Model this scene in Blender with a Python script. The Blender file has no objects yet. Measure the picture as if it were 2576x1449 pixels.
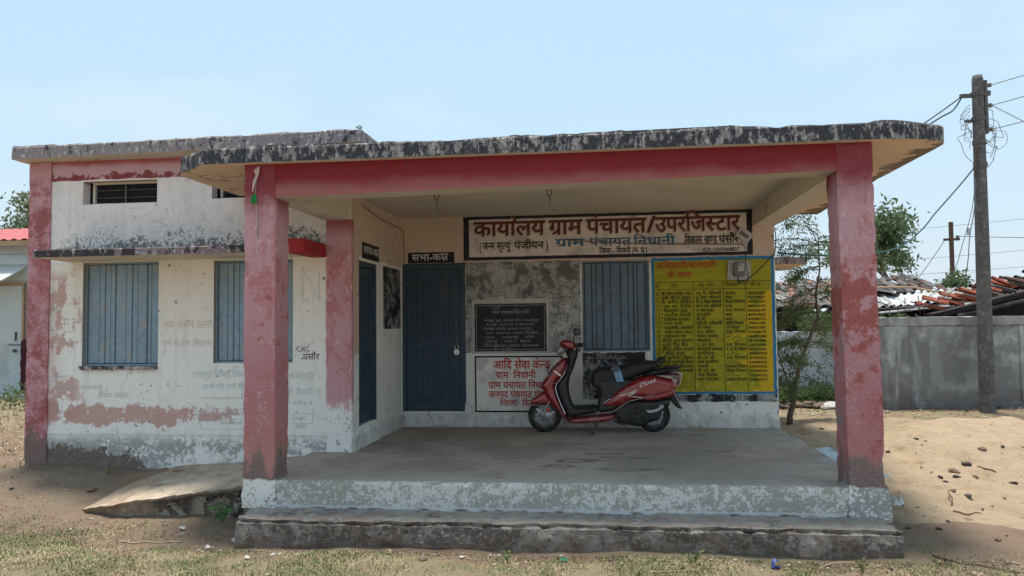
import bpy, bmesh, math, random
import numpy as np
from mathutils import Vector, Matrix, noise as mn
from mathutils.geometry import delaunay_2d_cdt
random.seed(7)
rng = np.random.default_rng(7)
S = bpy.context.scene
COL = S.collection

# ------------------------------------------------------------------ camera
cd = bpy.data.cameras.new("camera"); cam = bpy.data.objects.new("camera", cd); COL.objects.link(cam)
R3 = ((0.9931176740549382, 0.016990234865727576, 0.11588191143969336),
      (0.11656247145048935, -0.046884016294530165, -0.9920761459008316),
      (-0.011422597299361063, 0.9987558364962388, -0.048541768979251096))
cam.matrix_world = Matrix.Translation((0, 0, 1.30)) @ Matrix(R3).to_4x4()
cd.sensor_width = 36.0; cd.lens = 36.0 * 1915.0 / 2576.0
cd.clip_start = 0.05; cd.clip_end = 3000
S.camera = cam

# ------------------------------------------------------------------ sky, sun, exposure
SUN_DIR = Vector((-0.03, 0.12, 1.0)).normalized()      # towards the sun: high, a little behind the building
SUN_EL = math.asin(SUN_DIR.z)
w = bpy.data.worlds.new("World"); S.world = w; w.use_nodes = True
nt = w.node_tree
bg = nt.nodes["Background"]
sky = nt.nodes.new("ShaderNodeTexSky"); sky.sky_type = 'NISHITA'; sky.sun_disc = False
sky.sun_elevation = SUN_EL; sky.sun_rotation = math.atan2(SUN_DIR.x, SUN_DIR.y)
sky.air_density = 1.2; sky.dust_density = 5.0; sky.ozone_density = 1.0; sky.altitude = 300
hz = nt.nodes.new("ShaderNodeMix"); hz.data_type = 'RGBA'      # thin high haze: paler than a clean sky
hz.inputs[0].default_value = 0.72
tc_ = nt.nodes.new("ShaderNodeTexCoord"); mp_ = nt.nodes.new("ShaderNodeMapping"); mp_.inputs[3].default_value = (1.2, 1.2, 4.0)
cn_ = nt.nodes.new("ShaderNodeTexNoise"); cn_.inputs['Scale'].default_value = 2.3; cn_.inputs['Detail'].default_value = 7; cn_.inputs['Roughness'].default_value = .55
nt.links.new(tc_.outputs['Generated'], mp_.inputs[0]); nt.links.new(mp_.outputs[0], cn_.inputs[0])
cr_ = nt.nodes.new("ShaderNodeMapRange"); cr_.inputs[1].default_value = .50; cr_.inputs[2].default_value = 1.05; nt.links.new(cn_.outputs[0], cr_.inputs[0])
sz_ = nt.nodes.new("ShaderNodeSeparateXYZ"); nt.links.new(tc_.outputs['Generated'], sz_.inputs[0])
hr_ = nt.nodes.new("ShaderNodeMapRange"); hr_.inputs[1].default_value = .30; hr_.inputs[2].default_value = 0.0; nt.links.new(sz_.outputs[2], hr_.inputs[0])
c1_ = nt.nodes.new("ShaderNodeMix"); c1_.data_type = 'RGBA'; c1_.inputs[6].default_value = (5.6, 8.0, 9.9, 1); c1_.inputs[7].default_value = (7.5, 8.9, 10.0, 1); nt.links.new(hr_.outputs[0], c1_.inputs[0])
c2_ = nt.nodes.new("ShaderNodeMix"); c2_.data_type = 'RGBA'; c2_.inputs[7].default_value = (8.6, 9.6, 10.2, 1); nt.links.new(c1_.outputs[2], c2_.inputs[6]); nt.links.new(cr_.outputs[0], c2_.inputs[0])
nt.links.new(c2_.outputs[2], hz.inputs[7])
nt.links.new(sky.outputs[0], hz.inputs[6])
nt.links.new(hz.outputs[2], bg.inputs[0])
bg.inputs[1].default_value = 0.100
sd = bpy.data.lights.new("sun", 'SUN'); sd.energy = 4.6; sd.angle = math.radians(10); sd.color = (1.0, 0.93, 0.82)
so = bpy.data.objects.new("sun", sd); COL.objects.link(so)
so.rotation_euler = SUN_DIR.to_track_quat('Z', 'Y').to_euler()
S.view_settings.view_transform = 'Standard'; S.view_settings.look = 'None'
S.view_settings.exposure = 0.25; S.view_settings.gamma = 1.0

# ------------------------------------------------------------------ node helpers
class V:
    def __init__(s, n, sock): s.n = n; s.s = sock
    def _m(s, op, o, rev=False):
        a, b = (o, s) if rev else (s, o)
        return s.n.math(op, a, b)
    def __add__(s, o): return s._m('ADD', o)
    def __radd__(s, o): return s._m('ADD', o)
    def __sub__(s, o): return s._m('SUBTRACT', o)
    def __rsub__(s, o): return s._m('SUBTRACT', o, True)
    def __mul__(s, o): return s._m('MULTIPLY', o)
    def __rmul__(s, o): return s._m('MULTIPLY', o)
    def __truediv__(s, o): return s._m('DIVIDE', o)
class Nodes:
    def __init__(s, name, local=False):
        s.mat = bpy.data.materials.new(name); s.mat.use_nodes = True
        s.t = s.mat.node_tree; s.bsdf = s.t.nodes["Principled BSDF"]
        if local: tc = s.t.nodes.new("ShaderNodeTexCoord"); s.pos = tc.outputs['Object']
        else: g = s.t.nodes.new("ShaderNodeNewGeometry"); s.pos = g.outputs['Position']
        sp = s.t.nodes.new("ShaderNodeSeparateXYZ"); s.t.links.new(s.pos, sp.inputs[0])
        s.X, s.Y, s.Z = (V(s, sp.outputs[i]) for i in range(3))
    def put(s, sock, v):
        if isinstance(v, V): s.t.links.new(v.s, sock)
        elif isinstance(v, (tuple, list)): sock.default_value = tuple(v) + ((1,) if len(v) == 3 and len(sock.default_value) == 4 else ())
        else: sock.default_value = v
    def math(s, op, a, b=0.0, clamp=False):
        m = s.t.nodes.new("ShaderNodeMath"); m.operation = op; m.use_clamp = clamp
        s.put(m.inputs[0], a); s.put(m.inputs[1], b); return V(s, m.outputs[0])
    def clamp(s, a): return s.math('ADD', a, 0.0, True)
    def mx(s, a, b): return s.math('MAXIMUM', a, b)
    def mn(s, a, b): return s.math('MINIMUM', a, b)
    def vec(s, sx=1, sy=1, sz=1, off=0):
        m = s.t.nodes.new("ShaderNodeMapping"); m.inputs[3].default_value = (sx, sy, sz); m.inputs[1].default_value = (off, off*1.7, off*.6)
        s.t.links.new(s.pos, m.inputs[0]); return m.outputs[0]
    def noise(s, scale, detail=5, st=(1, 1, 1), off=0, rough=.55, dist=0, lo=.3, hi=.7):
        n = s.t.nodes.new("ShaderNodeTexNoise"); n.inputs['Scale'].default_value = scale; n.inputs['Detail'].default_value = detail
        n.inputs['Roughness'].default_value = rough; n.inputs['Distortion'].default_value = dist
        s.t.links.new(s.vec(*st, off=off), n.inputs['Vector'])
        return s.step(lo, hi, V(s, n.outputs[0]), lin=True)
    def vor(s, scale, st=(1, 1, 1), off=0, feat='F1'):
        n = s.t.nodes.new("ShaderNodeTexVoronoi"); n.feature = feat; n.inputs['Scale'].default_value = scale
        s.t.links.new(s.vec(*st, off=off), n.inputs['Vector']); return V(s, n.outputs['Distance'])
    def step(s, a, b, x, lin=False):
        m = s.t.nodes.new("ShaderNodeMapRange"); m.interpolation_type = 'LINEAR' if lin else 'SMOOTHSTEP'
        inv = a > b
        m.inputs[1].default_value = min(a, b); m.inputs[2].default_value = max(a, b)
        m.inputs[3].default_value = 1 if inv else 0; m.inputs[4].default_value = 0 if inv else 1
        s.put(m.inputs[0], x); return V(s, m.outputs[0])
    def band(s, x, a, b, e=.05): return s.step(a-e, a+e, x) * s.step(b+e, b-e, x)
    def mix(s, f, A, B):
        m = s.t.nodes.new("ShaderNodeMix"); m.data_type = 'RGBA'; s.put(m.inputs[0], f); s.put(m.inputs[6], A); s.put(m.inputs[7], B)
        return V(s, m.outputs[2])
    def done(s, color, rough=.85, bump=None, bstr=.3, bdist=.01, metal=0, spec=.3, coat=0, trans=0, normal=None):
        b = s.bsdf; s.put(b.inputs['Base Color'], color); s.put(b.inputs['Roughness'], rough)
        b.inputs['Metallic'].default_value = metal; b.inputs['Specular IOR Level'].default_value = spec
        b.inputs['Coat Weight'].default_value = coat; b.inputs['Coat Roughness'].default_value = .06
        if trans: b.inputs['Transmission Weight'].default_value = trans
        if bump is not None:
            bn = s.t.nodes.new("ShaderNodeBump"); bn.inputs['Strength'].default_value = bstr; bn.inputs['Distance'].default_value = bdist
            s.put(bn.inputs['Height'], bump); s.t.links.new(bn.outputs[0], b.inputs['Normal'])
        return s.mat

def plain(name, col, rough=.8, var=.25, scale=14, bstr=.25, metal=0, spec=.3, coat=0, local=True, dirt=None, trans=0):
    n = Nodes(name, local)
    a = n.noise(scale, 6); b = n.noise(scale*.13+.4, 4, off=3)
    lo = tuple(c*(1-var) for c in col); hi = tuple(min(1, c*(1+var*.7)) for c in col)
    c = n.mix(a*.6 + b*.4, lo, hi)
    if dirt: c = n.mix(n.step(.55, .85, n.noise(scale*.5, 7, off=9))*.7, c, dirt)
    return n.done(c, rough, a, bstr, .004, metal, spec, coat, trans)

WHITE = (.85, .79, .735); WHITE2 = (.84, .82, .77); BEIGE = (.60, .455, .37)
PINK = (.53, .30, .345); ROSE = (.40, .105, .11); DEEP = (.23, .03, .035); CREAM = (.60, .50, .41)
MOLD = (.035, .037, .042); GREY = (.30, .30, .30); CEM = (.27, .255, .235)

def pink_paint(n, hi_z=None):
    """faded lime paint over older, deeper red coats: peels in flakes"""
    a = n.noise(1.3, 5, off=2); f = n.noise(9, 9, st=(1, 1, .55), off=5, rough=.65); g = n.noise(45, 4)
    c = n.mix(a, PINK, (.50, .22, .245))
    c = n.mix(g*.3, c, (.64, .45, .47))
    ff = n.noise(28, 9, st=(1, 1, .7), off=25, rough=.7)
    c = n.mix(n.step(.54, .68, f*.4 + a*.3 + ff*.3)*.6, c, ROSE)
    c = n.mix(n.step(.66, .74, ff*.7 + f*.3)*.4, c, (.64, .47, .48))
    c = n.mix(n.step(.80, .88, n.noise(30, 6, st=(1, 1, .5), off=8))*.4, c, (.70, .58, .56))
    return c, f

def m_front_wall():
    n = Nodes("limewashed_front_wall")
    big = n.noise(.9, 5, off=1); mid = n.noise(5, 7, off=4, rough=.6); fine = n.noise(38, 6, off=2, rough=.65); st = n.noise(7, 7, st=(1, 1, .25), off=6)
    c = n.mix(big, WHITE, (.79, .735, .69))
    c = n.mix(n.step(1.95, .6, n.Z), c, WHITE2)
    c = n.mix(n.step(2.1, 2.5, n.Z + (mid-.5)*.3)*.55, c, (.78, .68, .67))
    c = n.mix(n.step(.55, .75, n.noise(10, 7, st=(1, 1, .06), off=97, rough=.65))*.22, c, (.52, .49, .46))
    c = n.mix(fine*.25, c, (.60, .595, .58))
    gr = n.noise(11, 10, st=(1, 1, .7), off=81, rough=.75)
    c = n.mix(n.step(.56, .72, gr*.55 + big*.25 + st*.2)*.30, c, (.50, .47, .45))
    c = n.mix(n.step(.74, .78, gr*.7 + fine*.3)*.5, c, (.36, .35, .34))
    # yellowed plaster under the sunshade
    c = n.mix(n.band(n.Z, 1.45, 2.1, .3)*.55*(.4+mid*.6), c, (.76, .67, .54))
    # painted red band under the roof and at the side
    band = n.step(2.955, 2.965, n.Z + mid*.02)
    pc, f = pink_paint(n)
    old = n.step(.47, .52, (mid*.4+n.noise(14, 9, off=71, rough=.72)*.4) + n.band(n.Z, 2.93, 3.01, .04)*.20 - .03)
    pk = n.mix(old*n.band(n.Z, 2.9, 3.05, .02), n.mix(.3+big*.3, PINK, (.55, .36, .38)), (.24, .055, .06))
    pk = n.mix(n.step(3.10, 3.17, n.Z + mid*.04)*.8, pk, (.34, .05, .06))
    c = n.mix(band, c, pk)
    # black mould above the sunshade, thinning upwards
    h = n.step(2.56, 2.10, n.Z + (mid-.5)*.20)
    mk = n.step(.60, .80, fine*.46 + st*.24 + h*.46) * n.step(2.12, 2.16, n.Z) * n.step(2.66, 2.5, n.Z)
    mk = mk * n.step(-5.78, -5.6, n.X + mid*.3)
    c = n.mix(n.step(2.75, 2.2, n.Z + (mid-.5)*.3)*n.step(2.1, 2.16, n.Z)*n.step(-5.8, -5.5, n.X)*.75*fine, c, (.33, .34, .34))
    c = n.mix(mk*.85, c, n.mix(fine, (.05, .052, .056), (.14, .14, .14)))
    # flaked patches of older pink near the ground
    ff = n.noise(17, 10, st=(1, 1, .8), off=41, rough=.75)
    fl = n.step(.60, .65, mid*.27 + ff*.36 + st*.17 + n.band(n.Z, .26, .50, .09)*.32 - n.step(-4.6, -3.2, n.X)*.28)
    fl = fl * n.band(n.Z, .14, .62, .05)
    c = n.mix(fl*.85, c, (.50, .27, .235))
    fl2 = n.step(.60, .64, mid*.6 + st*.3 + n.step(-5.55, -6.0, n.X)*.22) * n.step(2.0, 1.8, n.Z) * n.step(.2, .5, n.Z) * n.step(-5.5, -5.8, n.X)
    c = n.mix(fl2*.8, c, (.48, .26, .23))
    c = n.mix(n.step(-5.75, -6.02, n.X + mid*.14)*n.step(2.0, 1.6, n.Z)*n.step(0.3, .5, n.Z)*.5, c, (.50, .33, .31))
    c = n.mix(n.band(n.Z + (mid-.5)*.006, .158, .164, .003)*.6, c, (.26, .25, .24))
    # foot of the wall: grey damp line, then brown soil splash towards the far end
    ff2 = n.noise(24, 10, off=61, rough=.75)
    lowg = n.step(.22, .06, n.Z + (mid-.5)*.10)
    c = n.mix(lowg*n.step(.44, .58, ff2*.55 + st*.15 + mid*.3 + n.step(-3.4, -5.6, n.X)*.14 - n.step(.06, -.1, n.Z)*n.step(-4.9, -4.3, n.X)*.16)*.85, c, n.mix(fine, (.24, .235, .225), (.34, .33, .32)))
    so_ = n.step(.10, -.16, n.Z + (mid-.5)*.2 - n.step(-4.8, -6.1, n.X)*.10)*n.step(-4.3, -5.0, n.X + mid*.4)
    c = n.mix(n.step(.47, .60, so_*.55 + ff2*.45)*.92, c, n.mix(fine, (.10, .075, .055), (.19, .15, .12)))
    rv = n.step(7.7415, 7.745, n.Y)*n.step(2.2, 2.1, n.Z)
    c = n.mix(rv, c, n.mix(fine, (.27, .25, .225), (.36, .335, .30)))
    rv2 = n.step(7.7415, 7.745, n.Y)*n.step(2.90, 2.93, n.Z)
    c = n.mix(rv2*.7, c, (.40, .24, .13))
    # hairline cracks, dark pits and specks
    pit = n.step(.16, .11, n.vor(5.5, off=3)) * n.step(.55, .62, n.noise(2.3, 3, off=12)) * n.step(.45, .5, n.noise(14, 2, off=5))
    c = n.mix(pit*.8, c, (.10, .10, .10))
    pt2 = n.step(.15, .11, n.vor(11, off=13)) * n.step(.56, .62, n.noise(3.1, 4, off=19)) * n.step(2.1, 1.9, n.Z)
    c = n.mix(pt2*.75, c, (.16, .155, .15))
    cr = n.step(.014, .004, n.math('ABSOLUTE', n.noise(1.3, 9, off=6, rough=.6) - .5)) * n.step(.66, .74, n.noise(1.1, 3, off=4))
    c = n.mix(cr*.45, c, (.22, .21, .20))
    return n.done(c, .9, fine*.5 + mid*.8 + fl*-.4, .45, .008)

def m_porch_wall():
    n = Nodes("limewashed_porch_wall")
    big = n.noise(1.1, 5, off=1); mid = n.noise(5, 7, off=4, rough=.6); fine = n.noise(38, 6, off=2, rough=.65)
    edge = n.Z + (mid-.5)*.03
    up = n.step(2.055, 2.075, edge)
    c = n.mix(big, (.80, .785, .73), (.72, .70, .65))
    c = n.mix(fine*.2, c, (.50, .49, .47))
    ub = n.mix(big, BEIGE, (.53, .40, .325))
    c = n.mix(up, c, ub)
    fr = n.step(.95, 1.0, n.Z + (mid-.5)*.16) * n.step(8.02, 7.96, n.Y)
    c = n.mix(fr, c, ub)
    c = n.mix(n.step(.22, .12, n.Z)*.6*mid, c, (.33, .325, .31))
    c = n.mix(n.step(.60, .80, n.noise(12, 8, st=(1, 1, .6), off=9)*.85 + n.step(.5, .0, n.Z)*.12)*.4, c, (.34, .32, .30))
    pit = n.step(.14, .10, n.vor(6.5, off=7)) * n.step(.60, .66, n.noise(2.8, 3, off=2))
    c = n.mix(pit*.85, c, (.07, .06, .05))
    return n.done(c, .9, fine*.5 + mid*.8, .4, .008)

def m_pink_pillar():
    n = Nodes("peeling_pink_pillar")
    c, f = pink_paint(n)
    mid = n.noise(6, 8, off=14, rough=.65); fine = n.noise(34, 7, off=3, rough=.7); st = n.noise(9, 8, st=(1, 1, .22), off=21)
    # older crimson coat showing in a long patch, mostly on the far pillar
    right = n.step(0, 1, n.X)
    m = n.step(.52, .60, mid*.45 + fine*.15 + n.band(n.Z, 1.15, 1.75, .22)*.28*(.5+right*.5) + n.band(n.Z, .3, 1.1, .3)*.10 + right*.04)
    low = n.step(1.9, .7, n.Z + (mid-.5)*.6)
    c = n.mix(low*(.35+mid*.5), c, n.mix(fine, (.36, .085, .10), (.45, .18, .19)))
    c = n.mix(m*.9, c, n.mix(fine, (.30, .055, .05), (.38, .12, .10)))
    c = n.mix(n.step(.66, .74, fine*.6 + st*.4)*.55*n.step(1.9, 1.2, n.Z), c, (.55, .42, .42))
    # orange lime wash towards the base
    c = n.mix(n.step(.75, .15, n.Z + (mid-.5)*.5)*.55*(1-right*.6), c, (.46, .22, .17))
    # grime and bare cement near the foot
    g = n.step(.50, .60, st*.4 + fine*.3 + n.step(.42, -.03, n.Z)*.34 + right*.05)
    c = n.mix(g*n.step(.6, .2, n.Z)*.85, c, n.mix(fine, (.13, .10, .09), (.24, .20, .18)))
    edge = n.step(.66, .70, n.noise(3.0, 4, off=31)*.7 + fine*.3) * n.step(1.3, .9, n.Z) * right * n.step(1.97, 1.93, n.X)
    c = n.mix(edge, c, (.25, .25, .25))
    # upper end keeps its stronger colour
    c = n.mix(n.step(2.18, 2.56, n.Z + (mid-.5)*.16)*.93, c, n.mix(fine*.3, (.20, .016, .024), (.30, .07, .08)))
    # whitewashed base
    wb = n.step(.012, -.008, n.Z + (mid-.5)*.05 - .004)
    wcol = n.mix(n.step(.45, .62, fine*.55 + mid*.35 + right*.18)*.8, (.76, .74, .70), (.22, .21, .195))
    c = n.mix(wb, c, wcol)
    return n.done(c, .88, fine*.6 + mid*1.0 + m*-.3, .7, .012)

def m_beam():
    n = Nodes("crimson_beam_paint")
    mid = n.noise(2.2, 6, st=(1, 1, 1.5), off=14); fine = n.noise(40, 6, off=3); st = n.noise(9, 8, st=(1, 1, .22), off=2)
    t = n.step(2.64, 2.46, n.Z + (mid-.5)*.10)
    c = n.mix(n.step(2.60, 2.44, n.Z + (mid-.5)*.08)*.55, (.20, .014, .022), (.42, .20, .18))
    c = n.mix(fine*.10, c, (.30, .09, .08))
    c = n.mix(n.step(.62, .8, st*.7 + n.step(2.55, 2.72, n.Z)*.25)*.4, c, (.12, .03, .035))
    pit = n.step(.13, .09, n.vor(3.5, off=7)) * n.step(.6, .66, n.noise(2.8, 3, off=2))
    c = n.mix(pit*.7, c, (.10, .04, .04))
    cream = n.mix(n.noise(3, 5, off=4), (.55, .47, .38), (.46, .39, .32))
    # the soffit of the beam and everything behind its front face is cream
    back = n.step(6.262, 6.268, n.Y)
    c = n.mix(back, c, cream)
    return n.done(c, .85, fine*.5 + mid, .35, .006)

def m_cream():
    n = Nodes("cream_ceiling_wash")
    a = n.noise(1.6, 6, off=3); b = n.noise(9, 8, off=8, rough=.65); f = n.noise(40, 4)
    c = n.mix(a, (.66, .58, .48), (.56, .49, .40))
    c = n.mix(n.step(.6, .8, b*.7+a*.3)*.4, c, (.40, .35, .28))
    cr = n.step(.016, .004, n.math('ABSOLUTE', n.noise(.9, 9, off=2, rough=.6) - .5)) * n.step(.6, .7, n.noise(1.2, 3, off=1))
    c = n.mix(cr*.7, c, (.12, .10, .09))
    return n.done(c, .9, f*.5+b, .3, .006)

def m_soffit():
    n = Nodes("peach_soffit")
    a = n.noise(1.6, 6, off=3); b = n.noise(7, 8, off=8, rough=.65); f = n.noise(40, 4)
    inn = n.step(-2.8, -2.6, n.X)*n.step(2.05, 1.9, n.X)
    c = n.mix(inn, n.mix(a, (.72, .53, .38), (.62, .46, .34)), n.mix(a, (.62, .55, .46), (.52, .46, .385)))
    e = n.step(2.52, 2.78, n.X + (b-.5)*.25)
    c = n.mix(n.step(.5, .7, e*.7+b*.3)*.8, c, (.10, .085, .075))
    cr = n.step(.022, .006, n.math('ABSOLUTE', n.noise(1.1, 9, off=5, rough=.6) - .5)) * n.step(-2.9, -3.1, n.X)
    c = n.mix(cr*.8, c, (.10, .08, .07))
    return n.done(c, .9, f*.5+b, .35, .006)

def m_mould(name, k=0.0, tint=(.36, .33, .34), local=False):
    """weathered concrete edge: pale lime flakes, grey cement and black algae in runs"""
    n = Nodes(name, local)
    st = n.noise(15, 10, st=(1, 1, .6), off=2, rough=.72); bl = n.noise(26, 8, st=(1, 1, .6), off=7, rough=.68); f = n.noise(75, 6, off=1, rough=.75); big = n.noise(1.1, 4, off=11)
    c = n.mix(bl, tint, (.24, .225, .23))
    c = n.mix(n.step(.55, .61, bl*.6 + f*.25 + big*.15), c, (.58, .52, .49))
    dr = n.noise(11, 7, st=(1, 1, .07), off=91, rough=.7); dr2 = n.noise(34, 6, st=(1, 1, .12), off=95, rough=.7)
    c = n.mix(n.step(.56, .66, dr2)*.35, c, (.16, .155, .16))
    blk = n.step(.49, .545, st*.40 + f*.13 + big*.17 + dr*.30 + k)
    ch = n.step(.585, .62, n.noise(22, 9, st=(1, 1, .5), off=101, rough=.72)*.7 + dr*.3)
    c = n.mix(blk*(1-ch*.85)*.93, c, n.mix(f, (.016, .019, .028), (.05, .052, .06)))
    return n.done(c, .93, f*.4 + bl + blk*-.3, .7, .012)

def m_concrete(name, base=(.27, .255, .235), dark=(.14, .13, .12), light=(.36, .34, .31)):
    n = Nodes(name)
    big = n.noise(.8, 6, off=2, dist=.6); mid = n.noise(3.5, 8, off=6, rough=.6, dist=.3); f = n.noise(45, 6, off=1, rough=.7)
    c = n.mix(mid, base, tuple(x*.82 for x in base))
    c = n.mix(n.step(.50, .54, big*.7+mid*.3)*.55, c, light)
    c = n.mix(n.step(.60, .78, n.noise(2.2, 8, st=(1, 1.4, 1), off=13, rough=.62))*.35, c, dark)
    c = n.mix(n.step(.80, .90, n.noise(5.5, 9, st=(1, 1.3, 1), off=23, rough=.65))*.6, c, (.10, .085, .075))
    c = n.mix(n.step(.60, .63, n.noise(1.3, 8, off=33, rough=.58, dist=.8))*.30, c, light)
    c = n.mix(f*.25, c, dark)
    return n, c, f, mid

def m_floor():
    n, c, f, mid = m_concrete("porch_floor_cement", (.37, .315, .26), (.19, .16, .13), (.48, .42, .35))
    cool = n.step(.5, .62, n.noise(.7, 5, off=17)) * n.step(-.4, .8, n.X)
    c = n.mix(cool*.4, c, (.27, .275, .27))
    # worn crust along the front edge
    c = n.mix(n.step(6.62, 6.38, n.Y + (mid-.5)*.25)*.55, c, (.42, .375, .33))
    # two wet stains
    for (x, y, rx, ry) in ((-.28, 7.35, .22, .10), (-.42, 7.05, .16, .09), (.18, 7.55, .25, .06), (.0, 7.75, .2, .05), (1.12, 7.95, .16, .05), (.15, 6.95, .3, .07), (.95, 9.1, .3, .08)):
        dx = (n.X - x)/rx; dy = (n.Y - y)/ry
        d = n.math('SQRT', dx*dx + dy*dy)
        ring = n.step(1.1, .8, d + (mid-.5)*1.4) * n.step(.15, .6, d + (mid-.5)*.9)
        c = n.mix(ring*.6, c, (.08, .068, .058))
    return n.done(c, n.mix(cool, (.8,)*3, (.45,)*3), f*.4+mid, .35, .008)

def m_riser():
    n = Nodes("whitewashed_riser")
    st = n.noise(8, 9, st=(1, 1, 1.0), off=2, rough=.7); f = n.noise(50, 7, off=1, rough=.7); big = n.noise(1.3, 4, off=11)
    c = n.mix(f, (.74, .71, .665), (.60, .58, .545))
    st = n.noise(17, 10, off=42, rough=.75)
    m = n.step(.42, .54, st*.50 + f*.30 + big*.20 + n.step(-.19, -.03, n.Z)*-.03)
    c = n.mix(m*.85, c, n.mix(st, (.20, .19, .165), (.40, .37, .32)))
    c = n.mix(n.step(-.19, -.205, n.Z+(st-.5)*.01)*.8, c, (.62, .62, .61))
    return n.done(c, .92, f*.5 + st, .6, .01)

def m_step():
    n = Nodes("mossy_rubble_step")
    st = n.noise(6, 9, off=2, rough=.7); f = n.noise(42, 8, off=1, rough=.75); big = n.noise(1.7, 5, off=11)
    c = n.mix(st, (.48, .42, .355), (.33, .285, .24))
    c = n.mix(n.step(.58, .64, f*.6 + st*.4), c, (.36, .345, .335))
    c = n.mix(n.step(.54, .62, f*.35 + big*.65)*.5, c, (.27, .20, .17))
    blk = n.step(.52, .58, n.noise(11, 9, off=31, rough=.72)*.6 + n.noise(2.1, 4, off=5)*.35 + n.step(-.22, -.27, n.Z)*.06)
    c = n.mix(blk*.7, c, (.11, .10, .09))
    c = n.mix(n.step(.60, .68, n.noise(3.5, 6, off=55))*.55, c, (.26, .17, .13))
    c = n.mix(n.step(.64, .70, n.noise(23, 8, off=57, rough=.7))*.7, c, (.52, .50, .48))
    top = n.step(-.228, -.214, n.Z)
    tc = n.mix(st, (.46, .415, .355), (.36, .32, .275))
    tc = n.mix(n.step(.6, .7, n.noise(3, 8, off=3, rough=.65))*.6, tc, (.36, .325, .285))
    tc = n.mix(n.step(5.97, 5.80, n.Y + (st-.5)*.25)*.6, tc, (.22, .19, .165))
    c = n.mix(top, c, tc)
    c = n.mix(n.step(-.30, -.40, n.Z + (st-.5)*.06)*.6, c, (.24, .17, .125))
    return n.done(c, .95, f*.6 + st*1.2 + blk*-.4, .9, .02)

def m_ground():
    n = Nodes("dry_village_ground")
    big = n.noise(.9, 6, off=2); mid = n.noise(4, 8, off=6, rough=.65); f = n.noise(40, 8, off=1, rough=.75); ff = n.noise(150, 3, off=5)
    soil = n.mix(mid, (.29, .20, .14), (.40, .29, .205))
    soil = n.mix(n.step(.5, .75, f)*.6, soil, (.32, .235, .16))
    straw = n.mix(f, (.46, .38, .24), (.29, .225, .14))
    straw = n.mix(n.step(.55, .7, n.noise(2.4, 6, off=15))*.5, straw, (.20, .215, .10))
    k = n.step(.40, .60, mid*.5 + n.step(6.2, 5.2, n.Y + (big-.5)*.9)*.40 + n.step(9.0, 11.0, n.Y)*.3)
    c = n.mix(k, soil, straw)
    dust = n.step(.45, .65, big*.6 + mid*.4)*n.band(n.Y, 6.2, 7.9, .4)*n.step(-2.5, -3.6, n.X)
    c = n.mix(dust*.6, c, (.34, .265, .195))
    c = n.mix(n.step(3.9, 2.2, n.Y + (big-.5)*1.5)*.75, c, n.mix(mid, (.52, .43, .31), (.42, .34, .24)))  # unseen ground behind the camera, made paler to bounce light onto the front
    c = n.mix(ff*.2, c, (.12, .09, .06))
    return n.done(c, .97, f*.7 + mid + ff*.3, .9, .03)

def m_sand():
    n = Nodes("pale_river_sand")
    big = n.noise(.7, 5, off=2); mid = n.noise(3.2, 7, off=6, rough=.6, st=(1, 1.6, 1)); f = n.noise(60, 7, off=1, rough=.75)
    c = n.mix(mid, (.50, .385, .265), (.43, .325, .22))
    c = n.mix(f*.35, c, (.34, .25, .165))
    c = n.mix(n.step(.60, .75, n.noise(9, 8, off=9, rough=.7))*.35, c, (.26, .19, .13))
    c = n.mix(n.step(7.4, 5.6, n.Y + (mid-.5)*1.6 + (n.X-2.6)*.25)*.5, c, n.mix(f, (.34, .25, .175), (.46, .35, .25)))
    return n.done(c, .97, f*.5 + mid*1.4, .8, .03)

def m_boundary():
    n = Nodes("stained_boundary_plaster")
    big = n.noise(.9, 6, off=2, dist=.4); mid = n.noise(3.2, 8, off=6, rough=.65); st = n.noise(5, 7, st=(1, 1, .15), off=9); f = n.noise(40, 6)
    c = n.mix(n.step(.36, .70, big*.6+mid*.4), (.43, .445, .45), (.20, .20, .20))
    c = n.mix(n.step(.5, .8, st)*.25, c, (.42, .43, .43))
    low = n.step(.35, -.2, n.Z + (mid-.5)*.7)
    c = n.mix(low*.75, c, (.12, .105, .10))
    c = n.mix(n.step(1.17, 1.21, n.Z)*.4, c, (.28, .27, .26))
    c = n.mix(n.step(6.0, 5.2, n.X + (st-.5)*.5)*n.step(.6, .9, st)*.45, c, (.50, .53, .53))
    return n.done(c, .92, f*.5+mid, .5, .01)

def m_scratched(name, base, scr, amt=.0, local=False, fade=0):
    n = Nodes(name, local)
    a = n.noise(13, 6, st=(1, 1, .5), off=3, rough=.65, dist=1.4); b = n.noise(3.1, 5, off=8, rough=.65); c2 = n.noise(10, 6, st=(.55, 1, 1.8), off=5, rough=.65, dist=1.8); f = n.noise(60, 5)
    s3 = n.noise(30, 4, st=(1.6, 1, .35), off=13, rough=.6, dist=2.2); s4 = n.noise(24, 4, st=(.35, 1, 1.8), off=23, rough=.6, dist=2.5)
    l0 = n.mx(n.step(.09, .03, n.math('ABSOLUTE', s3 - .5)), n.step(.09, .03, n.math('ABSOLUTE', s4 - .5)))*n.step(.50-amt, .66-amt, n.noise(6, 5, off=6, rough=.6))
    l1 = n.step(.05, .02, n.math('ABSOLUTE', a - .5)); l2 = n.step(.05, .022, n.math('ABSOLUTE', c2 - .45))
    m = n.mx(l1, l2) * n.step(.46-amt, .60-amt, b*.75 + f*.25)
    fl = n.step(.66-amt, .70-amt, a*.30 + c2*.25 + b*.30 + f*.15)
    c = n.mix(f, base, tuple(x*1.6+.01 for x in base))
    c = n.mix(n.step(.3, .8, b)*.35, c, tuple(x*2.2+.02 for x in base))
    c = n.mix(n.mx(n.mx(m, fl), l0)*.85, c, scr)
    return n.done(c, .7, f*.3 + m, .3, .004)

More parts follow.
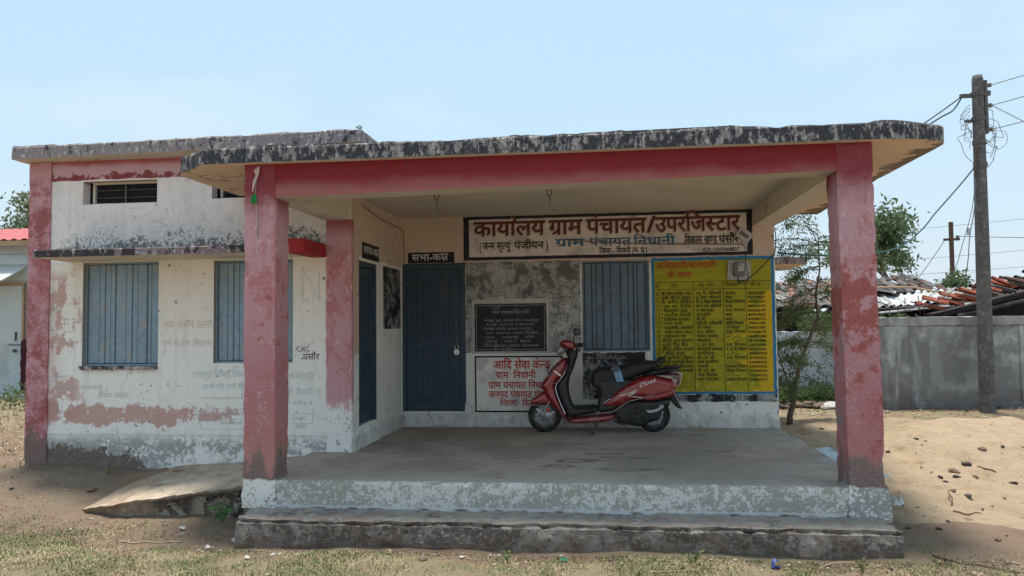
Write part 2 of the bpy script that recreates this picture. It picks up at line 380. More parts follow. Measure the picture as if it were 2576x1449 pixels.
def m_yellow():
    n = Nodes("faded_yellow_board_paint")
    st = n.noise(5, 8, st=(.35, 1, 2.2), off=3, rough=.65); b = n.noise(2.2, 7, off=8, rough=.62, dist=.4); f = n.noise(60, 4)
    c = n.mix(st, (.43, .38, .014), (.28, .255, .014))
    b2 = n.noise(4.5, 8, off=18, rough=.66)
    pt = n.step(.60, .63, b*.40 + b2*.30 + st*.12 + n.step(1.45, 2.05, n.X)*.22 + n.step(1.75, 1.3, n.Z)*.03 - n.step(1.6, 1.9, n.Z)*.3)
    c = n.mix(pt, c, (.62, .40, .010))
    c = n.mix(n.step(.70, .74, n.noise(11, 7, off=2)*.7 + n.step(.9, .45, n.Z)*.22)*.8, c, (.60, .50, .10))
    c = n.mix(f*.15, c, (.14, .13, .02))
    return n.done(c, .7, f, .15, .003)

MT = {}
def mats():
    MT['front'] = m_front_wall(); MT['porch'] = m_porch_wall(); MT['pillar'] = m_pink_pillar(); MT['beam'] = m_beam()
    MT['cream'] = m_cream(); MT['soffit'] = m_soffit(); MT['mould'] = m_mould("black_streaked_concrete", .10)
    MT['mould2'] = m_mould("grey_lichened_concrete", -.055, (.34, .27, .275)); MT['mould3'] = m_mould("sunshade_concrete", -.02, (.30, .22, .23))
    MT['floor'] = m_floor(); MT['riser'] = m_riser(); MT['step'] = m_step(); MT['ground'] = m_ground(); MT['sand'] = m_sand()
    MT['boundary'] = m_boundary(); MT['yellow'] = m_yellow()
    MT['blue'] = plain("dark_blue_door_paint", (.038, .063, .095), .55, .3, 20, local=False, spec=.35, dirt=(.07, .075, .08))
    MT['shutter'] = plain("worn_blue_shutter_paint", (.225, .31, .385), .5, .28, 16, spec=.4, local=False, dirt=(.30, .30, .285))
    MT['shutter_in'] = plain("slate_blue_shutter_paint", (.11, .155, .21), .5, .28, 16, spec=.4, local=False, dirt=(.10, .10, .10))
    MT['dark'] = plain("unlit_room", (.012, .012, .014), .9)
    MT['iron'] = plain("dull_iron", (.13, .12, .115), .6, .3, 30, metal=.5)
    MT['rust'] = plain("rusty_iron", (.12, .07, .05), .85, .4, 30)
    MT['steel'] = plain("bright_steel", (.55, .55, .55), .35, .15, 30, metal=.9)
    MT['blackpaint'] = plain("black_sign_paint", (.012, .013, .018), .6, .4, 20, local=False)
    MT['navypaint'] = plain("navy_border_paint", (.014, .017, .028), .6, .35, 20, local=False)
    MT['signwhite'] = plain("dusty_white_sign_paint", (.66, .58, .54), .7, .18, 9, local=False, dirt=(.38, .33, .30))
    MT['panelwhite'] = plain("white_panel_paint", (.78, .75, .70), .8, .14, 9, local=False, dirt=(.45, .43, .40))
    MT['maroon'] = plain("maroon_letter_paint", (.12, .026, .018), .6, .3, 30, local=False)
    MT['lettershade'] = plain("pale_brown_letter_shadow", (.36, .26, .235), .7, .2, 30, local=False)
    MT['bluepaint'] = plain("blue_letter_paint", (.025, .13, .25), .6, .25, 30, local=False)
    MT['redpaint'] = plain("red_letter_paint", (.50, .045, .03), .6, .25, 30, local=False)
    MT['orangered'] = plain("orange_red_letter_paint", (.42, .05, .02), .6, .25, 30, local=False)
    MT['greyletter'] = plain("chalky_grey_letters", (.30, .29, .28), .8, .4, 30, local=False)
    MT['whiteletter'] = plain("white_letters", (.55, .56, .56), .7, .2, 30, local=False)
    MT['inkpaint'] = plain("black_letter_paint", (.02, .018, .012), .7, .5, 40, local=False)
    MT['boardblue'] = plain("sky_blue_border_paint", (.03, .19, .36), .6, .25, 20, local=False)
    MT['fadeorange'] = plain("faded_orange_slogan", (.68, .55, .45), .9, .12, 12, local=False)
    MT['fadeblue'] = plain("faded_blue_slogan", (.54, .62, .66), .9, .12, 12, local=False)
    MT['fadegrey'] = plain("faded_grey_slogan", (.52, .52, .52), .9, .2, 12, local=False)
    MT['scratchgrey'] = m_scratched("poster_scraps_on_grey_wall", (.088, .085, .082), (.56, .54, .51), .045)
    MT['scratchblack'] = m_scratched("scratched_black_board", (.010, .010, .013), (.60, .59, .57), -.035)
    MT['marble'] = m_scratched("scuffed_black_plaque", (.012, .012, .013), (.26, .25, .24), -.22)
    MT['leafdry'] = plain("dry_leaf", (.30, .21, .12), .8, .4, 8)
    MT['stone'] = plain("dark_river_stone", (.050, .042, .037), .75, .5, 12)
    MT['stone2'] = plain("brown_stone", (.15, .105, .075), .85, .4, 12)
    MT['stone3'] = plain("pale_stone", (.45, .43, .40), .85, .3, 12)
mats()
# ------------------------------------------------------------------ object helpers
def link(name, me, mat=None, parent=None, label=None, cat=None, group=None, kind=None, loc=None, smooth=False):
    if mat is not None and not me.materials:
        for m in (mat if isinstance(mat, (list, tuple)) else [mat]): me.materials.append(m)
    if smooth: me.shade_smooth()
    o = bpy.data.objects.new(name, me); COL.objects.link(o)
    if loc is not None: o.location = loc
    if parent is not None:
        o.parent = parent
        if loc is None: o.matrix_parent_inverse = parent_world(parent).inverted()
    tag(o, label, cat, group, kind); return o
def parent_world(p):
    m = Matrix.Identity(4)
    while p is not None:
        m = (p.matrix_parent_inverse @ Matrix.LocRotScale(p.location, p.rotation_euler, p.scale)) @ m; p = p.parent
    return m
def tag(o, label=None, cat=None, group=None, kind=None):
    if label: o['label'] = label
    if cat: o['category'] = cat
    if group: o['group'] = group
    if kind: o['kind'] = kind
def empty(name, loc, label, cat, group=None, rz=0):
    o = bpy.data.objects.new(name, None); COL.objects.link(o); o.location = loc; o.rotation_euler = (0, 0, rz)
    o.empty_display_size = .1; tag(o, label, cat, group); return o

class MB:
    def __init__(s): s.v = []; s.f = []; s.mi = []
    def add(s, vs, fs, mi=0):
        b = len(s.v); s.v += [tuple(p) for p in vs]; s.f += [tuple(i+b for i in f) for f in fs]; s.mi += [mi]*len(fs); return s
    def box(s, x0, x1, y0, y1, z0, z1, mi=0):
        vs = [(x, y, z) for x in (x0, x1) for y in (y0, y1) for z in (z0, z1)]
        return s.add(vs, [(0, 1, 3, 2), (4, 6, 7, 5), (0, 4, 5, 1), (2, 3, 7, 6), (0, 2, 6, 4), (1, 5, 7, 3)], mi)
    def bevbox(s, x0, x1, y0, y1, z0, z1, b=.006, mi=0):
        """box whose vertical and horizontal edges are all chamfered"""
        P = []
        for x, sx in ((x0, 1), (x1, -1)):
            for y, sy in ((y0, 1), (y1, -1)):
                for z, sz in ((z0, 1), (z1, -1)):
                    P += [(x, y+sy*b, z+sz*b), (x+sx*b, y, z+sz*b), (x+sx*b, y+sy*b, z)]
        bm = bmesh.new(); vs = [bm.verts.new(p) for p in P]; bmesh.ops.convex_hull(bm, input=vs)
        bm.verts.index_update(); s.add([v.co for v in bm.verts], [[v.index for v in f.verts] for f in bm.faces], mi); bm.free(); return s
    def quad(s, a, b, c, d, mi=0): return s.add([a, b, c, d], [(0, 1, 2, 3)], mi)
    def tube(s, pts, r, n=6, mi=0, caps=True):
        pts = [Vector(p) for p in pts]; rr = r if isinstance(r, (list, tuple)) else [r]*len(pts)
        t0 = (pts[1]-pts[0]).normalized(); up = Vector((0, 0, 1)) if abs(t0.z) < .9 else Vector((1, 0, 0))
        u = t0.cross(up).normalized(); rings = []; b = len(s.v)
        for i, p in enumerate(pts):
            t = (pts[min(i+1, len(pts)-1)] - pts[max(i-1, 0)]).normalized()
            u = (u - t*u.dot(t)).normalized(); v = t.cross(u)
            for k in range(n):
                a = 2*math.pi*k/n; s.v.append(tuple(p + (u*math.cos(a)+v*math.sin(a))*rr[i]))
        for i in range(len(pts)-1):
            for k in range(n):
                s.f.append((b+i*n+k, b+i*n+(k+1) % n, b+(i+1)*n+(k+1) % n, b+(i+1)*n+k)); s.mi.append(mi)
        if caps:
            s.f.append(tuple(b+k for k in range(n))[::-1]); s.f.append(tuple(b+(len(pts)-1)*n+k for k in range(n))); s.mi += [mi, mi]
        return s
    def lathe(s, prof, n=32, axis='Y', c=(0, 0, 0), mi=0, closed=True):
        """prof: (radius, height along the axis)"""
        b = len(s.v); m = len(prof)
        for k in range(n):
            a = 2*math.pi*k/n; ca, sa = math.cos(a), math.sin(a)
            for r, h in prof:
                p = {'Y': (r*ca, h, r*sa), 'Z': (r*ca, r*sa, h), 'X': (h, r*ca, r*sa)}[axis]
                s.v.append((p[0]+c[0], p[1]+c[1], p[2]+c[2]))
        for k in range(n):
            for i in range(m if closed else m-1):
                j = (i+1) % m; k2 = (k+1) % n
                s.f.append((b+k*m+i, b+k*m+j, b+k2*m+j, b+k2*m+i)); s.mi.append(mi)
        return s
    def extrude(s, poly, y0, y1, mi=0, axis='Y'):
        n = len(poly); f = (lambda p, y: (p[0], y, p[1])) if axis == 'Y' else ((lambda p, y: (y, p[0], p[1])) if axis == 'X' else (lambda p, y: (p[0], p[1], y)))
        vs = [f(p, y0) for p in poly] + [f(p, y1) for p in poly]
        return s.add(vs, [tuple(range(n)), tuple(range(2*n-1, n-1, -1))] + [(i, i+n, (i+1) % n+n, (i+1) % n) for i in range(n)], mi)
    def mesh(s, name="m", fix=True):
        me = bpy.data.meshes.new(name); me.from_pydata(s.v, [], s.f)
        if s.mi: me.polygons.foreach_set('material_index', s.mi)
        if fix:
            bm = bmesh.new(); bm.from_mesh(me); bmesh.ops.recalc_face_normals(bm, faces=bm.faces); bm.to_mesh(me); bm.free()
        me.update(); return me
    def obj(s, name, mat, parent=None, **k): return link(name, s.mesh(name), mat, parent, **k)

def nz(x, y, z, s=1.0, o=0.0): return mn.noise(Vector((x*s+o, y*s+o*1.3, z*s+o*.7)))
def rough_box(x0, x1, y0, y1, z0, z1, seg=.06, amp=.004, edge=.012, o=0.0, freq=7, shape=None):
    """subdivided box, plaster-uneven faces and chipped edges"""
    L = [x1-x0, y1-y0, z1-z0]; n = [max(1, int(round(l/seg))) for l in L]; lo = (x0, y0, z0)
    idx = {}; vs = []; fs = []
    def vid(i, j, k):
        key = (i, j, k)
        if key not in idx:
            p = [lo[a] + L[a]*(key[a]/n[a]) for a in range(3)]
            lim = [1 if key[a] == n[a] else (-1 if key[a] == 0 else 0) for a in range(3)]
            ne = sum(1 for l in lim if l)
            q = list(p)
            for a in range(3):
                if lim[a]: q[a] += nz(*p, freq, o+a*9)*amp*lim[a]
                else: q[a] += 0
            if ne >= 2:
                c = max(0.0, nz(*p, freq*1.7, o+33)*1.6 + nz(*p, freq*5, o+50)*.7 + .12) * edge
                for a in range(3):
                    if lim[a]: q[a] -= lim[a]*c
            if shape: q = shape(q, lim)
            idx[key] = len(vs); vs.append(tuple(q))
        return idx[key]
    for a in range(3):
        b, c = (a+1) % 3, (a+2) % 3
        for side in (0, n[a]):
            for i in range(n[b]):
                for j in range(n[c]):
                    def K(u, v):
                        k = [0, 0, 0]; k[a] = side; k[b] = u; k[c] = v; return vid(*k)
                    q = (K(i, j), K(i+1, j), K(i+1, j+1), K(i, j+1)); fs.append(q if side else q[::-1])
    m = MB(); m.add(vs, fs); return m

def holed_wall(f, u0, u1, z0, z1, holes, depth):
    """wall face in (u,z) with rectangular openings and their reveals; f(u, z, d) -> point, d = depth into the wall"""
    us = sorted({u0, u1, *[h[0] for h in holes], *[h[1] for h in holes]}); zs = sorted({z0, z1, *[h[2] for h in holes], *[h[3] for h in holes]})
    m = MB()
    for i in range(len(us)-1):
        for j in range(len(zs)-1):
            cu, cz = (us[i]+us[i+1])/2, (zs[j]+zs[j+1])/2
            if any(h[0] < cu < h[1] and h[2] < cz < h[3] for h in holes): continue
            m.quad(f(us[i], zs[j], 0), f(us[i+1], zs[j], 0), f(us[i+1], zs[j+1], 0), f(us[i], zs[j+1], 0))
    for a, b, c, d in holes:
        for (p, q) in (((a, c), (b, c)), ((b, c), (b, d)), ((b, d), (a, d)), ((a, d), (a, c))):
            m.quad(f(*p, 0), f(*q, 0), f(*q, depth), f(*p, depth))
    return m

def inst(src, name, parent=None, loc=(0, 0, 0), rot=(0, 0, 0), sc=(1, 1, 1), **k):
    """another object on the same mesh data"""
    o = bpy.data.objects.new(name, src); COL.objects.link(o); o.location = loc; o.rotation_euler = rot; o.scale = sc
    if parent is not None:
        o.parent = parent; o.matrix_parent_inverse = parent_world(parent).inverted()
    tag(o, **k); return o

# ------------------------------------------------------------------ hand lettering
class Letters:
    """lays out Devanagari and Latin strokes cut from the built-in typeface; conjuncts are built from half letters"""
    def __init__(s, bold=0.0):
        s.axis = 1; s.bold = bold; s.cache = {}; s.adv = {}
        s.cu = bpy.data.curves.new("type", 'FONT'); s.cu.resolution_u = 2
        s.ob = bpy.data.objects.new("type", s.cu); COL.objects.link(s.ob)
    def _mesh(s, t):
        s.cu.body = t; dg = bpy.context.evaluated_depsgraph_get(); dg.update()
        me = s.ob.evaluated_get(dg).to_mesh()
        n = len(me.vertices); co = np.zeros(n*3); me.vertices.foreach_get('co', co)
        fs = [tuple(p.vertices) for p in me.polygons]
        s.ob.evaluated_get(dg).to_mesh_clear()
        return co.reshape(-1, 3)[:, :2].copy(), fs
    def glyph(s, c):
        if c not in s.cache:
            v, f = s._mesh(c); s.cache[c] = (v, f)
            ref, _ = s._mesh("म"); both, _ = s._mesh(c+"म")
            s.adv[c] = float(both[:, 0].max()-ref[:, 0].max()) if len(both) else .3
            if not len(v): s.adv[c] = .28
        return s.cache[c]
    def half(s, c):
        k = c+'~'
        if k not in s.cache:
            v, f = s.glyph(c); low = v[v[:, 1] < .40]; xr = low[:, 0].max() if len(low) else v[:, 0].max()
            cut = xr - .085
            if c in 'कटडदठढछरहउ' : cut = v[:, 0].max()*.86
            bm = bmesh.new(); vs = [bm.verts.new((x, y, 0)) for x, y in v]
            for q in f:
                try: bm.faces.new([vs[i] for i in q])
                except ValueError: pass
            bmesh.ops.bisect_plane(bm, geom=bm.verts[:]+bm.edges[:]+bm.faces[:], plane_co=(cut, 0, 0), plane_no=(1, 0, 0), clear_outer=True)
            bm.verts.index_update()
            s.cache[k] = (np.array([(w_.co.x, w_.co.y) for w_ in bm.verts]), [tuple(w_.index for w_ in q.verts) for q in bm.faces]); bm.free()
            s.adv[k] = cut
        return s.cache[k]
    def stroke(s, pts, w):
        V_, F_ = [], []
        pts = [np.array(p, float) for p in pts]
        for i, p in enumerate(pts):
            t = pts[min(i+1, len(pts)-1)]-pts[max(i-1, 0)]; t = t/(np.linalg.norm(t)+1e-9); nn = np.array([-t[1], t[0]])*w/2
            V_ += [p+nn, p-nn]
            if i: F_.append((2*i-2, 2*i-1, 2*i+1, 2*i))
        return np.array(V_), F_
    def layout(s, text):
        """-> vertices (n,2), faces; baseline at 0, unit size"""
        Vs, Fs, x, nb = [], [], 0.0, 0
        W = .072; H = .60
        def emit(g, dx):
            nonlocal nb
            v, f = g
            if len(v): Vs.append(v + np.array([dx, 0])); Fs.extend([tuple(i+nb for i in q) for q in f]); nb += len(v)
        i = 0; T = text; matra = set("ािीुूृेैोौंँःॅॉ"); cons = lambda ch: 0x915 <= ord(ch) <= 0x939
        while i < len(T):
            ch = T[i]
            if not cons(ch):
                emit(s.glyph(ch), x); x += s.adv[ch]; i += 1; continue
            cl = [ch]; i += 1
            while i+1 < len(T) and T[i] == '्' and cons(T[i+1]): cl.append(T[i+1]); i += 2
            ms = []
            while i < len(T) and T[i] in matra: ms.append(T[i]); i += 1
            reph = len(cl) > 1 and cl[0] == 'र'
            if reph: cl = cl[1:]
            rak = len(cl) > 1 and cl[-1] == 'र'
            if rak: cl = cl[:-1]
            if 'ि' in ms: emit(s.glyph('ि'), x); x += s.adv['ि']
            k = 0
            while k < len(cl):
                if cl[k] == 'क' and k+1 < len(cl) and cl[k+1] == 'ष':
                    for st in (((.02, H+.02), (.66, H+.02)), ((.54, H), (.54, 0)), ((.20, H), (.16, .52), (.20, .44), (.28, .40), (.17, .36), (.10, .28), (.12, .18), (.22, .13), (.33, .17), (.42, .27), (.53, .33)), ((.22, .13), (.27, .03), (.36, -.04))):
                        emit(s.stroke(st, W), x)
                    x += .66; k += 2; continue
                last = k == len(cl)-1
                if last: emit(s.glyph(cl[k]), x); bx = x; x += s.adv[cl[k]]
                else: s.half(cl[k]); emit(s.cache[cl[k]+'~'], x); x += s.adv[cl[k]+'~']
                k += 1
                if last and rak: emit(s.stroke(((x-.14, .22), (x-.24, .12), (x-.38, .03)), W), 0)
            for m in ms:
                if m != 'ि': emit(s.glyph(m), x); x += s.adv[m] if m in 'ाीोौःॉ' else 0.0
            if reph: emit(s.stroke([(x-.10+.10*math.cos(a), H+.13+.10*math.sin(a)) for a in (math.radians(q) for q in range(-90, 135, 25))][::-1] + [], W*.85), -.02)
        if not Vs: return np.zeros((0, 2)), []
        return np.vstack(Vs), Fs
    def add(s, mb, text, x0, x1, zb, h, f, slant=0.0, mi=0, tilt=0.0):
        """fit text between x0 and x1 on baseline zb, h = head-line height; f(u, z) -> point"""
        v, fs = s.layout(text)
        if not len(v): return
        a, b = v[:, 0].min(), v[:, 0].max(); sx = (x1-x0)/(b-a); sz = h/.62
        u = x0 + (v[:, 0]-a)*sx; z = zb + v[:, 1]*sz
        u = u + (z-zb)*slant; z = z + (u-x0)*tilt
        if not s.bold: mb.add([f(float(p), float(q)) for p, q in zip(u, z)], fs, mi); return
        for k, (du, dz) in enumerate(((0, 0), (1, .3), (-1, -.3), (.3, -1), (-.3, 1))):
            e = k*.00012; o_ = f(0, 0); n_ = f(0, 0)
            P = [list(f(float(p)+du*s.bold*sx, float(q)+dz*s.bold*sz)) for p, q in zip(u, z)]
            ax = s.axis
            for q_ in P: q_[ax] += e*(1 if ax == 0 else -1)
            mb.add(P, fs, mi)
LT = Letters(0.0); LB = Letters(0.020)
def frame_strip(m, x0, x1, z0, z1, t, f, mi=0):
    for a, b, c, d in ((x0, x1, z1-t, z1), (x0, x1, z0, z0+t), (x0, x0+t, z0+t, z1-t), (x1-t, x1, z0+t, z1-t)):
        m.quad(f(a, c), f(b, c), f(b, d), f(a, d), mi)
# ------------------------------------------------------------------ ground, sand
def sm(a, b, x):
    t = max(0.0, min(1.0, (x-a)/(b-a))); return t*t*(3-2*t)
def lerp(a, b, t): return a+(b-a)*t
def gh(x, y):
    k_ = sm(-4.7, -5.4, x); L = lerp(-.43+.05*sm(5.9, 5.2, y)+.075*sm(-4.35, -4.9, x)*sm(6.1, 6.5, y), -.175, sm(6.72-k_*.6, 7.55, y)); L = lerp(L, .0, sm(8.0, 13.5, y))
    Rr = lerp(-.42, -.22, sm(9, 15, y))
    h = lerp(L, Rr, sm(-3.0, 2.2, x))
    h += (nz(x, y, 0, .9)*.035 + nz(x, y, 2, 3.3)*.014 + nz(x, y, 5, 11)*.006)
    return h
def sand_h(x, y):
    up = sm(6.1, 10.4, y)
    h = lerp(-.46, -.075, up) - .35*sm(11.0, 13.2, y)*.9 - .05*sm(4.5, 7, x)
    h += .055*math.exp(-((x-3.9)/.9)**2-((y-9.6)/1.3)**2)
    h += nz(x, y, 9, 2.1, 6)*.045 - max(0, nz(x, y, 4, 5.5, 2)-.08)*.11 + max(0, nz(x, y*.7, 8, 3.3, 5)-.1)*.07
    h += nz(x, y, 0, 1.1, 4)*.05 + nz(x, y, 1, 3.1, 8)*.022 + nz(x, y, 3, 8.5)*.010 + abs(nz(x, y, 7, 17))*.006
    h -= .38*sm(2.55, 2.2, x)*sm(8.9, 7.6, y)*.35
    e = sm(2.16, 2.30, x) if y < 9.7 else 1
    return h - (1-e)*.03
def grid_sheet(xs, ys, hf):
    nx, ny = len(xs), len(ys)
    vs = [(x, y, hf(x, y)) for y in ys for x in xs]
    fs = [(j*nx+i, j*nx+i+1, (j+1)*nx+i+1, (j+1)*nx+i) for j in range(ny-1) for i in range(nx-1)]
    me = bpy.data.meshes.new("sheet"); me.from_pydata(vs, [], fs); me.shade_smooth(); me.update(); return me
def axis(lo, a, b, hi, st, grow=1.35):
    c = list(np.arange(a, b+st*.5, st)); l, r = [c[0]], [c[-1]]; d = st
    while l[-1] > lo: d *= grow; l.append(l[-1]-d)
    d = st
    while r[-1] < hi: d *= grow; r.append(r[-1]+d)
    return l[::-1][:-1] + c + r[1:]
link("ground", grid_sheet(axis(-900, -8.5, 3.5, 900, .05), axis(-900, 4.0, 9.0, 900, .05), gh), MT['ground'], kind='structure')
link("sand", grid_sheet(list(np.arange(2.155, 6.6, .05))+list(np.arange(6.6, 11, .15)), list(np.arange(5.0, 13.6, .05)), sand_h), MT['sand'], kind='structure')

# ------------------------------------------------------------------ the office building
OB = empty("office_building", (-2.0, 7.74, -.2), "low flat-roofed village office with pink pillars, blue doors and a covered porch", "building")
P3 = lambda Y: (lambda u, z, d=0.0: (u, Y+d, z))
W1 = (-5.645, -4.76, .905, 2.035); W2 = (-4.13, -3.245, .93, 2.03); V1 = (-5.66, -4.79, 2.68, 2.935); V2 = (-4.16, -3.28, 2.70, 2.935)
holed_wall(P3(7.74), -6.28, -2.6, -.7, 3.18, [W1, W2, V1, V2], .12).obj("wall", MT['front'], OB)
MB().box(-6.28, -6.20, 7.745, 13.4, -.7, 3.18).box(-2.68, -2.6, 9.75, 13.4, 2.8, 3.18).box(-2.68, -2.602, 7.745, 9.75, 2.715, 3.18).box(-6.28, -2.6, 13.3, 13.4, -.7, 3.18).obj("wall", MT['front'], OB)
SW = lambda u, z, d=0.0: (-2.6-d, u, z)          # the side wall under the porch
D2 = (7.975, 8.60, .235, 2.02)
holed_wall(SW, 7.741, 9.74, -.3, 2.74, [D2], .10).obj("wall", MT['porch'], OB)
D1 = (-2.585, -1.765, .195, 2.10); W3 = (-.235, .608, .955, 2.10)
holed_wall(P3(9.74), -2.6, 2.15, -.3, 2.74, [D1, W3], .10).obj("wall", MT['porch'], OB)
MB().box(2.06, 2.15, 9.742, 13.4, -.6, 2.74).box(-2.5, 2.1, 13.3, 13.4, -.6, 2.74).obj("wall", MT['cream'], OB)
rough_box(-2.598, -2.20+.02, 9.71, 9.76, -.02, .17, .05, .004, .02).obj("skirting", MT['porch'], OB)
rough_box(-2.18, 2.155, 9.712, 9.76, -.02, .165, .05, .004, .02, 5).obj("skirting", MT['porch'], OB)
rough_box(-2.63, -2.572, 7.735, 9.71, -.02, .20, .05, .004, .02, 9).obj("skirting", MT['porch'], OB)
# dark rooms behind the ventilators and leaves
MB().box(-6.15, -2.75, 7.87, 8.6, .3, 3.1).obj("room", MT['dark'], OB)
# pilasters
def pil1():
    n = Nodes("peeling_rose_pilaster"); c, f = pink_paint(n); mid = n.noise(5, 8, off=3, rough=.68); fine = n.noise(30, 7, rough=.7); st = n.noise(9, 8, st=(1, 1, .3), off=4)
    c = n.mix(n.step(.2, .7, mid*.6+fine*.4)*.75, c, (.32, .085, .095))
    c = n.mix(n.step(.46, .56, mid*.5 + fine*.25 + n.band(n.Z, 2.15, 2.85, .12)*.12 + n.step(2.0, .4, n.Z)*.08)*.8, c, n.mix(fine, (.24, .055, .055), (.36, .12, .115)))
    c = n.mix(n.step(2.92, 3.02, n.Z + (mid-.5)*.1)*.8, c, (.52, .27, .29))
    c = n.mix(n.step(.50, .62, st*.35 + fine*.25 + n.step(.45, -.10, n.Z)*.45)*.9, c, n.mix(fine, (.13, .095, .08), (.22, .17, .145)))
    return n.done(c, .9, fine*.5+mid, .5, .008)
rough_box(-6.295, -6.035, 7.722, 7.80, -.6, 3.16, .04, .002, .007, 3).obj("pilaster", pil1(), OB)
def pil2():
    n = Nodes("pink_pilaster_above_whitewash"); c, f = pink_paint(n); mid = n.noise(7, 8, st=(1, 1, .4), off=3, rough=.7); fine = n.noise(38, 6)
    c = n.mix(n.step(2.2, 2.42, n.Z)*.8, c, (.27, .045, .055))
    c = n.mix(n.step(.62, .44, n.Z + (mid-.5)*.42), c, n.mix(n.step(.6, .7, fine*.6+mid*.4)*.6, (.80, .78, .735), (.30, .29, .27)))
    cr = n.step(.02, .008, n.vor(4, off=2, feat='DISTANCE_TO_EDGE'))*n.step(.22, .1, n.Z)*n.step(.5, .6, mid)
    return n.done(n.mix(cr, c, (.05, .05, .05)), .9, mid+fine*.4, .5, .008)
rough_box(-2.875, -2.597, 7.725, 7.80, -.3, 2.43, .04, .002, .009, 7).obj("pilaster", pil2(), OB)

def rough_slab(poly, z0, z1, mats, seg=.045, o=0.0, rag=.02):
    """slab with a ragged top edge; material 0 rim and top, 1 underside"""
    pts = []
    n = len(poly)
    for i in range(n):
        a, b = Vector(poly[i]), Vector(poly[(i+1) % n]); k = max(1, int((b-a).length/seg))
        k = min(k, 200)
        for q in range(k): pts.append(a.lerp(b, q/k))
    m = MB(); N = len(pts); rows = []
    lev = [0, .12, .5, .86, 1.0]
    cen = Vector((0, 0)); 
    for l in lev:
        row = []
        for i, p in enumerate(pts):
            t = (pts[(i+1) % N]-pts[i-1]).normalized(); out = Vector((t.y, -t.x))
            z = z0 + (z1-z0)*l
            d = nz(p.x, p.y, z, 6, o)*.006 + nz(p.x, p.y, z, 21, o)*.003
            if l == 1.0: z += nz(p.x, p.y, 0, 3.2, o+3)*rag*.5 + nz(p.x, p.y, 0, 13, o+8)*rag*.7 + (rag*.3 if nz(p.x, p.y, 4, 1.3, o) > .1 else -rag*.3); d -= .012
            if l == 0: z += abs(nz(p.x, p.y, 0, 9, o+5))*.004
            q = p + out*d; row.append((q.x, q.y, z))
        rows.append(row)
    for r in rows: m.v += r
    for l in range(len(lev)-1):
        for i in range(N):
            j = (i+1) % N; m.f.append((l*N+i, l*N+j, (l+1)*N+j, (l+1)*N+i)); m.mi.append(0)
    m.f.append(tuple(range(N))[::-1]); m.mi.append(1); m.f.append(tuple((len(lev)-1)*N+i for i in range(N))); m.mi.append(0)
    return m
rough_slab([(-6.36, 7.54), (-2.37, 7.36), (-2.37, 13.6), (-6.37, 13.6)], 3.165, 3.305, None, o=2).obj("roof_slab", [MT['mould2'], MT['cream']], OB)
can = [(-3.86, 6.62), (-3.80, 6.50), (-3.42, 6.19), (-3.30, 6.175), (1.9, 6.175), (2.2, 6.18), (2.42, 6.215), (2.60, 6.28), (2.74, 6.37), (2.775, 6.46), (2.78, 7.98), (2.87, 10.45), (2.56, 10.40), (2.56, 13.6), (-2.59, 13.6), (-2.59, 7.755), (-3.84, 7.73)]
rough_slab(can, 2.718, 2.858, None, o=6, rag=.024).obj("porch_roof_slab", [MT['mould'], MT['soffit']], OB)
def prism_x(x0, x1, y0, y1, za, zb, zt):
    m = MB(); vs = [(x0, y0, za), (x1, y0, zb), (x1, y1, zb), (x0, y1, za), (x0, y0, zt), (x1, y0, zt), (x1, y1, zt), (x0, y1, zt)]
    m.add(vs, [(0, 1, 2, 3), (4, 5, 6, 7), (0, 1, 5, 4), (1, 2, 6, 5), (2, 3, 7, 6), (3, 0, 4, 7)]); return m
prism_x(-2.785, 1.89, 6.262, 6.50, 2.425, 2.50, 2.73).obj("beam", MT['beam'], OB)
MB().box(-2.895, -2.64, 6.52, 7.74, 2.43, 2.73).obj("beam", MT['cream'], OB)
MB().box(1.905, 2.14, 6.52, 9.742, 2.50, 2.73).obj("beam", MT['cream'], OB)
def foot(q, lim):
    if q[2] < 0.02: 
        k = sm(.03, -.10, q[2])*.012
        if lim[0]: q[0] += lim[0]*k
        if lim[1] < 0: q[1] -= k*.8
    return q
def foot_r(q, lim):
    q = foot(q, lim)
    if q[2] < .02:
        if lim[0] > 0: q[0] += .02
    elif q[2] < .35 and lim[0] > 0: q[0] -= .018*sm(.0, .12, q[2])*sm(.35, .2, q[2])
    q[0] -= .0215*(2.72-q[2])/2.9*-1 - .0
    return q
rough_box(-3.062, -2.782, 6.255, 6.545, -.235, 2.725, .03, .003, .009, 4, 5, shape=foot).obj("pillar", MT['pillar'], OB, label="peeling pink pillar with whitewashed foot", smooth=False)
rough_box(1.875, 2.150, 6.255, 6.545, -.26, 2.725, .03, .0035, .011, 11, 5, shape=foot_r).obj("pillar", MT['pillar'], OB, label="pink pillar with crimson patches and a crumbling grey foot")
